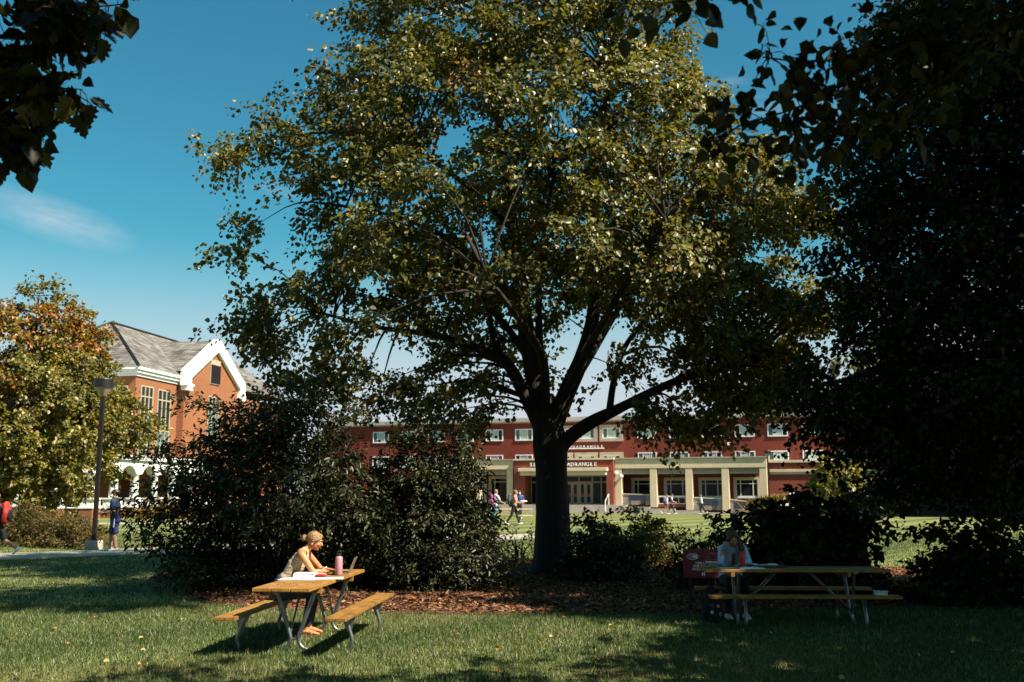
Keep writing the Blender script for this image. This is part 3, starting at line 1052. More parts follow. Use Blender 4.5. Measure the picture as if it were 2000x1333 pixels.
# pavilion with the gable
MB().prism([(5.15, 0), (14.95, 0), (14.95, 10.3), (10.05, 14.0), (5.15, 10.3)], -.55, 7).build('pavilion_wall', M['brick_orange'], gab)
rk = MB()
rk.prism([(4.75, 10.25), (5.7, 10.25), (5.7, 10.75), (10.05, 13.45), (14.4, 10.75), (14.4, 10.25), (15.35, 10.25), (15.35, 11.25), (10.25, 14.45), (9.85, 14.45), (4.75, 11.25)], -.85, -.35)
rk.build('gable_trim', M['white_paint'], gab)
MB().box(4.85, 5.75, -.95, -.4, 9.75, 10.25).box(14.35, 15.25, -.95, -.4, 9.75, 10.25).box(4.7, 5.85, -1.0, -.4, 10.1, 10.28).build('gable_return', M['white_paint'], gab)
pr = MB().add([(4.7, -.5, 11.2), (10.05, -.5, 14.4), (15.4, -.5, 11.2), (4.7, 8, 11.2), (10.05, 8, 14.4), (15.4, 8, 11.2)],
              [(0, 1, 4, 3), (1, 2, 5, 4), (0, 2, 1), (3, 4, 5), (0, 3, 5, 2)]).build('pavilion_roof', M['shingles'], gab)
lv = MB().box(9.2, 10.9, -.62, -.5, 10.7, 12.75).build('louver', M['tan_frame'], gab)
for kk in range(7):
    MB().box(9.27 + kk * .235, 9.40 + kk * .235, -.70, -.62, 10.78, 12.3).build('slat', M['bronze_paint'], lv)


def tall_window(x0, x1, z0, z1, y, side='y'):
    f = MB()
    zs_ = [z1, z1 - .75, z1 - 3.05, z1 - 4.2, z0 + .0]
    w = .09

    def bx(a, b, c, d):
        if side == 'y': f.box(a, b, y - .1, y - .003, c, d)
        else: f.box(y - .1, y - .003, a, b, c, d)
    for i in range(4):
        x = x0 + (x1 - x0 - w) * i / 3
        bx(x, x + w, z0, z1)
    for z in zs_:
        zz = min(max(z, z0 + w), z1)
        for i in range(3):
            xa = x0 + (x1 - x0 - w) * i / 3 + w
            xb = x0 + (x1 - x0 - w) * (i + 1) / 3
            bx(xa, xb, zz - w, zz)
    fo = f.build('window', M['tan_frame'], gab)
    fo['label'] = 'tall narrow window with tan glazing bars'
    zz = sorted(set([z0] + [z for z in zs_ if z > z0]))
    for r_, (c, d) in enumerate(zip(zz[:-1], zz[1:])):
        for i in range(3):
            xa = x0 + (x1 - x0 - w) * i / 3 + w
            xb = x0 + (x1 - x0 - w) * (i + 1) / 3
            mt = M['glass_green'] if r_ == 1 else M['glass_dark']
            b_ = MB()
            if side == 'y': b_.box(xa, xb, y - .04, y - .004, c + w * (r_ == 0), d - w)
            else: b_.box(y - .04, y - .004, xa, xb, c + w * (r_ == 0), d - w)
            b_.build('pane', mt, fo)


tall_window(-.25, 1.45, 4.45, 9.6, 0)
tall_window(2.1, 4.0, 4.45, 9.55, 0)
tall_window(9.0, 10.9, 6.0, 9.7, -.55)
tall_window(.6, 2.3, 4.45, 9.5, -.9, 'x')
tall_window(3.6, 5.3, 4.45, 9.5, -.9, 'x')
# white arcade, one storey, wrapping the corner
AX = [-9.6 + 2.45 * i for i in range(7)]
AY = -2.6


def arch_run(name, pts, horizontal):
    """piers and arched bays; horizontal 'x' runs along local x at y = AY, 'y' along local y at x = AX[0]"""
    for i, s_ in enumerate(pts):
        def bb(a0, a1, b0, b1, z0, z1):
            return MB().box(a0, a1, b0, b1, z0, z1)
        if horizontal == 'x': cx, cy = s_, AY
        else: cx, cy = AX[0], s_
        if horizontal == 'y' and i == 0: continue
        MB().box(cx - .45, cx + .45, cy - .45, cy + .45, 0, .92).build('pier_base', M['brick_orange'], gab)
        MB().box(cx - .5, cx + .5, cy - .5, cy + .5, .92, 1.06).box(cx - .42, cx + .42, cy - .42, cy + .42, 1.06, 1.45).box(cx - .48, cx + .48, cy - .48, cy + .48, 1.45, 1.55).build('pier_plinth', M['white_paint'], gab)
        MB().lathe([(.29, 1.55), (.28, 2.0), (.25, 3.0), (.32, 3.05), (.36, 3.15)], (cx, cy, 0), 14).build('column', M['white_paint'], gab, smooth=True)
    for a, b in zip(pts[:-1], pts[1:]):
        n = 8
        poly = [(a, 4.0), (b, 4.0), (b, 3.1)]
        for k_ in range(n + 1):
            w = k_ / n
            x = b - .36 - (b - a - .72) * w
            poly.append((x, 3.1 + .55 * math.sin(PI * w) ** .6))
        poly.append((a, 3.1))
        mb = MB()
        if horizontal == 'x':
            mb.prism(poly, AY - .32, AY + .32)
        else:
            mb.prism(poly, 0, .64)
            mb.v = [(AX[0] - .32 + q[1], q[0], q[2]) for q in mb.v]
        mb.build('arch', M['white_paint'], gab)


arch_run('a', AX, 'x')
arch_run('b', [AY + 2.45 * i for i in range(6)], 'y')
MB().box(AX[0] - .5, AX[-1] + .5, AY - .5, AY + .45, 4.0, 4.3).box(AX[0] - .5, AX[0] + .45, AY + .45, 11, 4.0, 4.3).build('entablature', M['white_paint'], gab)
MB().box(AX[0] - .3, -.91, -.001, 11.4, 3.8, 4.25).box(AX[0] - .3, AX[-1], AY + .46, -.002, 3.8, 4.2).build('porch_roof', M['white_paint'], gab)
MB().box(-7.4, -.91, .6, 11, 0, 3.79).build('porch_wall', M['brick_orange'], gab)

# ------------------------------------------------------------------ picnic tables
def picnic_table(loc, rz, label, L=2.8, wood='plank_wood_x'):
    t_ = empty('picnic_table', loc, rz, label, 'table', 'plank and steel picnic tables')
    hl = L / 2
    pm = []
    for kk in range(3):
        y = -.222 + .222 * kk
        o_ = MB().box(-hl + .004 * kk, hl - .006 * kk, y - .105, y + .105, .722, .762).build('plank', M[wood], t_, bevel=.005)
        for x in (-.95, -.72, .72, .95):
            for dy in (-.05, .05):
                pm.append((x, y + dy))
    bm_ = MB().lathe([(.011, 0), (.011, .003), (.006, .006)], (0, 0, .762), 8).mesh('bolt')
    bm_.materials.append(M['bolt_steel'])
    for x, y in pm:
        o_ = bpy.data.objects.new('bolt', bm_); link(o_, t_); o_.location = (x, y, 0)
    for s_ in (-1, 1):
        for q in (-1, 1):
            y = s_ * .625 + q * .0605
            MB().box(-hl + .003 * q, hl + .004 * q, y - .058, y + .058, .405, .445).build('bench_plank', M[wood], t_, bevel=.005)
    for x in (-.8, .8):
        MB().box(x - .12, x - .07, -.33, .33, .665, .7215).build('cleat', M[wood], t_)
        MB().box(x - .035, x + .035, -.30, .30, .705, .7217).build('top_bracket', M['steel'], t_)
        for s_ in (-1, 1):
            P, rr_ = smooth_line([(x, s_ * .25, .71, .024), (x, s_ * .20, .60, .024), (x, s_ * .07, .22, .024), (x, s_ * .048, .12, .024), (x, s_ * .085, .045, .024), (x, s_ * .155, .012, .022)], 5)
            MB().loft(P, rr_, n=10, side=(1, 0, 0)).build('leg', M['steel'], t_, smooth=True)
            P, rr_ = smooth_line([(x, s_ * .595, .39, .026), (x, s_ * .645, .24, .024), (x, s_ * .68, .12, .022), (x, s_ * .665, .03, .02), (x, s_ * .65, .0, .02)], 5)
            lg = MB().loft(P, rr_, n=10, side=(1, 0, 0)).build('bench_leg', M['steel'], t_, smooth=True)
            yy = s_ * .56
            MB().add([(x - .004, s_ * .535, .402), (x - .004, s_ * .715, .402), (x - .004, s_ * .665, .2), (x - .004, s_ * .63, .2), (x + .004, s_ * .535, .402), (x + .004, s_ * .715, .402), (x + .004, s_ * .665, .2), (x + .004, s_ * .63, .2)],
                     [(0, 1, 2, 3), (7, 6, 5, 4), (0, 4, 5, 1), (1, 5, 6, 2), (2, 6, 7, 3), (3, 7, 4, 0)]).build('gusset', M['steel'], lg)
        sg = 1 if x > 0 else -1
        for s_ in (-1, 1):
            MB().tube([(x, s_ * .055, .17), (x - sg * .55, s_ * .09, .70)], .013).build('brace', M['steel'], t_, smooth=True)
        MB().tube([(x, -.055, .13), (x, .055, .13)], .015).build('leg_bolt', M['bolt_steel'], t_)
    return t_


T1 = picnic_table((-2.475, 12.78, 0), R(86), 'sunlit wooden picnic table on the lawn where the woman in a tank top writes', 2.85)
T2 = picnic_table((3.97, 14.45, 0), R(-1.5), 'shaded wooden picnic table under the dark tree with books and a red bottle', 2.56)
T3 = picnic_table((*at(984, 965, 50.5).xy, .3), R(2), 'distant pale picnic table beyond the maple trunk', 2.9, 'plank_wood_pale')


# ------------------------------------------------------------------ lamp posts, signs
def lamp_post(loc, h, label, base=True):
    o_ = empty('lamp_post', loc, 0, label, 'lamp post', 'lamp posts along the paths')
    b = 0.0
    if base:
        MB().lathe([(.27, -.1), (.27, .26), (.24, .30)], n=24).build('footing', M['concrete'], o_, smooth=False)
        b = .30
    MB().box(-.14, .14, -.14, .14, b, b + .025).build('base_plate', M['bronze_paint'], o_)
    MB().box(-.062, .062, -.062, .062, b, h - .55).build('pole', M['bronze_paint'], o_, bevel=.01)
    MB().lathe([(.07, h - .56), (.10, h - .50), (.285, h - .28), (.29, h - .27)], n=28).build('diffuser', M['lens_tan'], o_, smooth=True)
    MB().lathe([(.30, h - .275), (.30, h - .02), (.29, h), (.05, h + .01)], n=28).build('hood', M['black_plastic'], o_)
    return o_


p_ = at(183, 1066, 31.0)
lamp_post((p_.x, p_.y, gz(0, 31)), 5.25, 'tall dark lamp post on a concrete footing beside the left path')
p_ = at(1503, 1000, 88.5)
lamp_post((p_.x, p_.y, 0.03), 5.55, 'dark lamp post in front of the cream portico', False)
p_ = at(783, 965, 80)
lamp_post((p_.x, p_.y, 0.05), 6.6, 'distant lamp post with its head above the right shrub', False)

# red sign behind the shaded table
sg = empty('lawn_sign', (*at(1369, 965, 16.2).xy, 0), R(3), 'dark red yard sign asking people to wear a mask', 'sign')
MB().box(-.315, .315, -.012, .012, .48, .93).build('board', M['sign_red'], sg, bevel=.004)
for s_ in (-.2, .2):
    MB().box(s_ - .012, s_ + .012, .013, .03, 0, .9).build('stake', M['black_plastic'], sg)


def ring_xz(mb, cx, cz, rx, rz_, w, y, n=28, power=1.0):
    vs, fs = [], []
    for k_ in range(n):
        a = 2 * PI * k_ / n
        cxa, sza = math.cos(a), math.sin(a)
        cxa = math.copysign(abs(cxa) ** power, cxa); sza = math.copysign(abs(sza) ** power, sza)
        vs += [(cx + rx * cxa, y, cz + rz_ * sza), (cx + (rx - w) * cxa, y, cz + (rz_ - w) * sza)]
    for k_ in range(n):
        k2 = (k_ + 1) % n
        fs.append((2 * k_, 2 * k2, 2 * k2 + 1, 2 * k_ + 1))
    mb.add(vs, fs)


YS = -.0145
lg_ = MB()
ring_xz(lg_, -.165, .815, .08, .05, .006, YS, 28, .75)
ring_xz(lg_, -.165, .815, .098, .028, .004, YS + .0006, 28, .6)
for z in (.79, .815, .84):
    lg_.box(-.215, -.168, YS, YS + .001, z - .004, z + .004)
lg_.build('mask_emblem', M['sign_white'], sg)
text_obj('N', .075, .001, M['sign_white'], sg, (-.128, YS, .79), bold=.006)
text_obj('6 FEET', .046, .001, M['sign_pink'], sg, (.155, YS, .845), shear=.15)
pi_ = MB()
for cx in (.075, .235):
    ring_xz(pi_, cx, .805, .018, .018, .004, YS, 16)
    for a, b in ((-.034, -.022), (.022, .034)):
        pi_.box(cx + a, cx + b, YS, YS + .001, .755, .772)
    pi_.box(cx - .03, cx + .03, YS, YS + .001, .772, .777)
pi_.box(.125, .185, YS, YS + .001, .766, .770)
pi_.build('distance_symbol', M['sign_pink'], sg)
for i, l in enumerate(('WEAR A MASK', "WHEN YOU CAN'T", 'SOCIALLY DISTANCE')):
    text_obj(l, .052, .001, M['sign_white'], sg, (.0, YS, .695 - .047 * i), shear=.12, bold=.0015, width=(.25, .33, .36)[i])
text_obj('N', .062, .001, M['sign_white'], sg, (0, YS, .52), bold=.005)
# small posted signs near the halls
for px, py, Y, lab in ((1547, 985, 89.0, 'small white notice on a post beside the tan grass clump'), (1787, 985, 90.0, 'small white notice on a post by the shaded wing')):
    q = at(px, py, Y)
    o_ = empty('notice_post', (q.x, q.y, .02), 0, lab, 'sign')
    MB().box(-.03, .03, -.03, .03, 0, 1.9).build('post', M['steel'], o_)
    MB().box(-.2, .2, -.055, -.032, 1.35, 1.9).build('plate', M['sign_white'], o_, bevel=.01)
q = at(1536, 995, 88.0)
o_ = empty('low_sign', (q.x, q.y, .02), R(-10), 'low white sign board on the lawn edge near the lamp post', 'sign')
MB().box(-.75, .75, -.03, .03, .35, .95).build('board', M['sign_white'], o_, bevel=.02)
MB().box(-.55, -.47, -.028, .028, 0, .35).box(.47, .55, -.028, .028, 0, .35).build('post', M['steel'], o_)


# ------------------------------------------------------------------ people
def fleshy(mb, name, mat, parent, voxel, it=2, fac=.5):
    o_ = mb.build(name, mat, parent, smooth=True)
    r_ = o_.modifiers.new('remesh', 'REMESH')
    r_.mode = 'VOXEL'
    r_.voxel_size = voxel
    r_.use_smooth_shade = True
    s_ = o_.modifiers.new('smooth', 'SMOOTH')
    s_.factor = fac
    s_.iterations = it
    return o_


def head(mb, c, fwd, up, k=1.0):
    """adds skull, jaw, nose, brow, chin and ears; returns a mapper from head space"""
    f = Vector(fwd).normalized()
    u = (Vector(up) - f * Vector(up).dot(f)).normalized()
    l = u.cross(f)
    rot = Matrix((f, l, u)).transposed()
    c = Vector(c)

    def hp(x, y, z):
        return c + rot @ Vector((x * k, y * k, z * k))
    E_ = lambda p, r: mb.ell(hp(*p), tuple(v * k for v in r), rot)
    E_((-.012, 0, .022), (.098, .076, .093))
    E_((.028, 0, -.035), (.063, .058, .078))
    E_((.056, 0, -.094), (.026, .030, .021))
    E_((.073, 0, .022), (.022, .048, .013))
    E_((.062, .034, -.030), (.028, .022, .024))
    E_((.062, -.034, -.030), (.028, .022, .024))
    mb.loft([hp(.086, 0, .010), hp(.100, 0, -.014), hp(.107, 0, -.030)], [.008 * k, .011 * k, .014 * k], n=8)
    for s in (-1, 1):
        E_((-.006, s * .078, -.012), (.018, .009, .031))
    return hp, rot


def face_parts(par, hp, rot, k=1.0, look_down=False):
    for s in (-1, 1):
        MB().ell(hp(.079, s * .030, -.004 if look_down else 0), (.012 * k, .014 * k, .008 * k), rot).build('eye', M['eye_white'], par, smooth=True)
        MB().ell(hp(.089, s * .031, -.006 if look_down else 0), (.005 * k, .006 * k, .006 * k), rot).build('iris', M['eye_dark'], par, smooth=True)
        MB().loft([hp(.088, s * .014, .022), hp(.090, s * .030, .027), hp(.080, s * .048, .020)], [.003 * k, .0045 * k, .0025 * k], n=6).build('eyebrow', M['hair_brown'], par, smooth=True)
    MB().ell(hp(.089, 0, -.060), (.009 * k, .025 * k, .008 * k), rot).build('lips', M['lips'], par, smooth=True)


def hand(mb, w, d, n, side, curl=.5, k=1.0, thumb=1):
    """palm, four unequal bent fingers and a thumb. d = direction, n = back of the hand, side = towards the thumb"""
    w, d, n = Vector(w), Vector(d).normalized(), Vector(n).normalized()
    s = Vector(side)
    s = (s - d * s.dot(d)).normalized()
    n = d.cross(s) if d.cross(s).dot(n) > 0 else s.cross(d)
    e = w + d * .085 * k
    mb.loft([w, w + d * .04 * k, e], [.026 * k, .038 * k, .037 * k], [.019 * k, .015 * k, .012 * k], side=s, n=12)
    for i, (off, ln) in enumerate(((.029, .068), (.010, .078), (-.009, .073), (-.027, .057))):
        b = e + s * off * k - d * .012 * k
        d1 = (d * math.cos(curl * .6) - n * math.sin(curl * .6) + s * off * 1.5).normalized()
        d2 = (d * math.cos(curl * 1.5) - n * math.sin(curl * 1.5)).normalized()
        m1 = b + d1 * ln * .55 * k
        mb.loft([b, m1, m1 + d2 * ln * .5 * k], [.0095 * k, .0088 * k, .0075 * k], n=8)
    tb = w + d * .025 * k + s * .026 * k
    t1 = tb + (d * .6 + s * .65 - n * .25).normalized() * .035 * k
    mb.loft([tb, t1, t1 + (d * .9 + s * .2 - n * .3).normalized() * .03 * k], [.013 * k, .011 * k, .009 * k], n=8)


# --- seated woman at the sunlit table (faces +x)
g1 = empty('person', (-2.95, 13.3, 0), R(2), 'woman in a cream tank top with a blonde bun writing at the sunlit table', 'person')
TORSO1 = [(-.08, 0, .53), (-.05, 0, .62), (.045, 0, .75), (.13, 0, .88), (.195, 0, .985), (.235, 0, 1.05)]
b = MB()
b.loft(TORSO1, [.165, .155, .125, .142, .15, .105], [.115, .105, .088, .105, .088, .06], n=18)
b.loft([(.235, 0, 1.04), (.275, 0, 1.09), (.315, 0, 1.135)], [.058, .05, .05], n=12)
hp, rot = head(b, (.365, 0, 1.19), (.955, -.03, -.28), (.28, 0, .96))
for s, sh, el, wr in ((-1, (.225, -.165, 1.025), (.395, -.245, .812), (.575, -.105, .808)), (1, (.235, .165, 1.025), (.42, .225, .812), (.585, .075, .808))):
    sh, el, wr = Vector(sh), Vector(el), Vector(wr)
    b.loft([(.215, s * .10, 1.045), sh], [.06, .052], n=12)
    b.loft([sh, sh.lerp(el, .35), sh.lerp(el, .8), el], [.05, .046, .038, .034], n=12)
    b.loft([el, el.lerp(wr, .3), wr], [.035, .037, .024], [.034, .035, .021], n=12)
    hand(b, wr, (wr - el).normalized() + Vector((.15, s * -.05, .02)), (0, 0, 1), (0, -s * 1, .15) if s > 0 else (0, 1, .15), curl=.75 if s < 0 else .45)
for s in (-1, 1):
    hip, kn, an = Vector((-.06, s * .095, .535)), Vector((.37, s * .11, .545)), Vector((.30, s * .13, .10))
    b.loft([hip, hip.lerp(kn, .5), kn], [.085, .075, .056], n=12)
    b.loft([kn, kn.lerp(an, .3), an], [.055, .056, .036], n=12)
    b.loft([an + Vector((-.03, 0, -.04)), an + Vector((.06, 0, -.05)), an + Vector((.16, 0, -.075))], [.036, .04, .032], [.034, .03, .016], n=10)
body1 = fleshy(b, 'body', M['skin_sun'], g1, .0062)
face_parts(g1, hp, rot, look_down=True)
tk = MB()
tk.loft(TORSO1[2:] , [.134, .150, .152, .098], [.097, .114, .094, .05], n=20)
tk.loft([(-.02, 0, .665), (.045, 0, .75)], [.146, .134], [.103, .097], n=20)
for s in (-1, 1):
    tk.loft([(.14, s * .085, 1.0), (.19, s * .098, 1.085), (.235, s * .092, 1.10), (.285, s * .08, 1.065), (.285, s * .065, .985)], [.026, .020, .019, .021, .03], [.012, .012, .012, .012, .02], n=10)
fleshy(tk, 'tank_top', M['tank_cream'], g1, .0065)
jn = MB()
jn.loft([(-.085, 0, .515), (-.06, 0, .60), (-.035, 0, .655)], [.178, .172, .155], [.125, .12, .112], n=18)
for s in (-1, 1):
    hip, kn, an = Vector((-.06, s * .095, .535)), Vector((.37, s * .11, .545)), Vector((.305, s * .13, .16))
    jn.loft([hip, hip.lerp(kn, .5), kn], [.096, .088, .068], n=12)
    jn.loft([kn, an], [.068, .058], n=12)
fleshy(jn, 'jeans', M['denim'], g1, .009)
hr = MB()
hr.ell(hp(-.022, 0, .034), (.102, .084, .092), rot, 20, 14)
hr.loft([hp(.055, .0, .098), hp(.075, .035, .070), hp(.045, .072, .030), hp(-.01, .084, -.01)], [.014, .014, .014, .01], n=8)
hr.loft([hp(.055, .0, .098), hp(.075, -.035, .070), hp(.045, -.072, .030), hp(-.01, -.084, -.01)], [.014, .014, .014, .01], n=8)
hr.loft([hp(-.08, 0, .01), hp(-.112, 0, -.006)], [.035, .03], n=10)
fleshy(hr, 'hair', M['hair_blonde'], g1, .006, 1)
bn = MB()
for k_ in range(7):
    a = 2 * PI * k_ / 7
    bn.ell(hp(-.150, .026 * math.cos(a), -.004 + .026 * math.sin(a)), (.028, .022, .022), rot, 10, 7)
bn.ell(hp(-.155, 0, -.004), (.034, .032, .034), rot)
fleshy(bn, 'hair_bun', M['hair_blonde'], g1, .005, 1)
MB().ell(hp(-.010, -.088, -.042), (.006, .005, .012), rot).build('earring', M['white_paint'], g1, smooth=True)
bt = MB()
e_, w_ = Vector((.395, -.245, .812)), Vector((.575, -.105, .808))
q = e_.lerp(w_, .86)
dirv = (w_ - e_).normalized()
bt.loft([q - dirv * .005, q + dirv * .005], [.031, .031], n=16, round_ends=False)
bt.build('bracelet', M['black_cloth'], g1)
for s in (-1, 1):
    MB().loft([(.262, s * .13, .008), (.35, s * .13, .008), (.47, s * .13, .008)], [.04, .042, .036], [.008, .008, .008], n=12).loft([(.38, s * .13 - .045, .03), (.39, s * .13, .062), (.38, s * .13 + .045, .03)], [.014, .014, .014], [.006, .006, .006], side=(1, 0, 0), n=8).build('sandal', M['sandal_tan'], g1, smooth=True)

# --- woman in the shade at the second table (faces the camera)
g2 = empty('person', (3.26, 15.18, 0), R(-90), 'woman in a light blue shirt resting her head on her hand at the shaded table', 'person')
TORSO2 = [(-.05, 0, .53), (-.03, 0, .62), (.03, 0, .75), (.095, 0, .88), (.145, 0, .985), (.175, 0, 1.04)]
b = MB()
b.loft(TORSO2, [.165, .155, .125, .142, .15, .105], [.115, .105, .088, .105, .088, .06], n=18)
b.loft([(.175, 0, 1.03), (.215, -.01, 1.07), (.25, -.015, 1.10)], [.056, .05, .05], n=12)
hp2, rot2 = head(b, (.285, -.02, 1.15), (.86, .04, -.46), (.44, -.16, .88))
ARM2 = ((-1, (.165, -.165, 1.0), (.44, -.235, .812), (.335, -.165, 1.01)), (1, (.165, .165, 1.0), (.40, .185, .812), (.555, .06, .808)))
for s, sh, el, wr in ARM2:
    sh, el, wr = Vector(sh), Vector(el), Vector(wr)
    b.loft([(.16, s * .10, 1.03), sh], [.058, .05], n=12)
    b.loft([sh, sh.lerp(el, .35), sh.lerp(el, .8), el], [.048, .044, .037, .034], n=12)
    b.loft([el, el.lerp(wr, .3), wr], [.034, .035, .023], n=12)
    if s < 0: hand(b, wr, (-.02, .30, 1), (-.2, -1, .2), (1, .1, 0), curl=1.0)
    else: hand(b, wr, (.5, -.75, -.02), (0, 0, 1), (-.6, -.6, 0), curl=.5)
for s in (-1, 1):
    hip, kn, an = Vector((-.04, s * .095, .535)), Vector((.39, s * .11, .545)), Vector((.33, s * .13, .10))
    b.loft([hip, hip.lerp(kn, .5), kn], [.085, .075, .056], n=12)
    b.loft([kn, kn.lerp(an, .3), an], [.055, .056, .036], n=12)
    b.loft([an + Vector((-.03, 0, -.04)), an + Vector((.06, 0, -.05)), an + Vector((.15, 0, -.07))], [.036, .04, .032], [.034, .03, .02], n=10)
fleshy(b, 'body', M['skin'], g2, .0065)
face_parts(g2, hp2, rot2, look_down=True)
st_ = MB()
st_.loft(TORSO2[2:5], [.14, .158, .165], [.10, .118, .10], n=20)
st_.loft([(-.03, 0, .58), (.03, 0, .75)], [.185, .15], [.13, .105], n=20)
for s, sh, el, wr in ARM2:
    sh, el, wr = Vector(sh), Vector(el), Vector(wr)
    st_.loft([(.155, s * .09, 1.03), sh, sh.lerp(el, .5), el], [.062, .057, .05, .046], n=14)
    st_.loft([el, el.lerp(wr, .3 if s < 0 else .75)], [.046, .04], n=14)
fleshy(st_, 'shirt', M['shirt_blue'], g2, .007)
tp = MB().loft([(.10, 0, .84), (.15, 0, .95), (.185, 0, 1.0)], [.055, .06, .04], [.112, .098, .062], n=16)
fleshy(tp, 'inner_top', M['pink_top'], g2, .007)
tr_ = MB()
tr_.loft([(-.055, 0, .515), (-.03, 0, .60), (-.01, 0, .66)], [.176, .17, .15], [.125, .12, .11], n=18)
for s in (-1, 1):
    hip, kn, an = Vector((-.04, s * .095, .535)), Vector((.39, s * .11, .545)), Vector((.335, s * .13, .13))
    tr_.loft([hip, hip.lerp(kn, .5), kn], [.095, .086, .066], n=12)
    tr_.loft([kn, an], [.065, .05], n=12)
fleshy(tr_, 'trousers', M['black_cloth'], g2, .009)
for s in (-1, 1):
    MB().loft([(.275, s * .13, .045), (.37, s * .13, .045), (.50, s * .13, .035)], [.045, .048, .04], [.043, .042, .028], n=12).build('shoe', M['white_cloth'], g2, smooth=True)
hr = MB()
hr.ell(hp2(-.024, 0, .036), (.103, .087, .094), rot2, 20, 14)
for s in (-1, 1):
    hr.loft([hp2(.05, 0, .10), hp2(.062, s * .045, .065), hp2(.025, s * .082, .01), hp2(-.01, s * .085, -.05)], [.016, .018, .02, .02], n=8)
hr.loft([hp2(-.03, .075, .0), (.31, .10, 1.03), (.31, .115, .93), (.29, .10, .845)], [.04, .045, .042, .018], [.03, .032, .03, .015], n=12)
hr.loft([hp2(-.09, 0, -.02), (.15, .03, 1.06), (.07, .02, .95)], [.07, .07, .04], n=12)
fleshy(hr, 'hair', M['hair_brown'], g2, .0065, 1)
sc = MB()
for k_ in range(9):
    a = 2 * PI * k_ / 9
    sc.ell(hp2(-.05 + .006 * math.cos(3 * a), .022 * math.cos(a), .135 + .022 * math.sin(a)), (.014, .013, .013), rot2, 8, 6)
fleshy(sc, 'scrunchie', M['pink_top'], g2, .005, 1)
w_ = Vector((.335, -.165, 1.01)); e_ = Vector((.44, -.235, .812))
q = e_.lerp(w_, .82); dv = (w_ - e_).normalized()
MB().loft([q - dv * .005, q + dv * .005], .029, n=16, round_ends=False).build('bracelet', M['black_cloth'], g2)


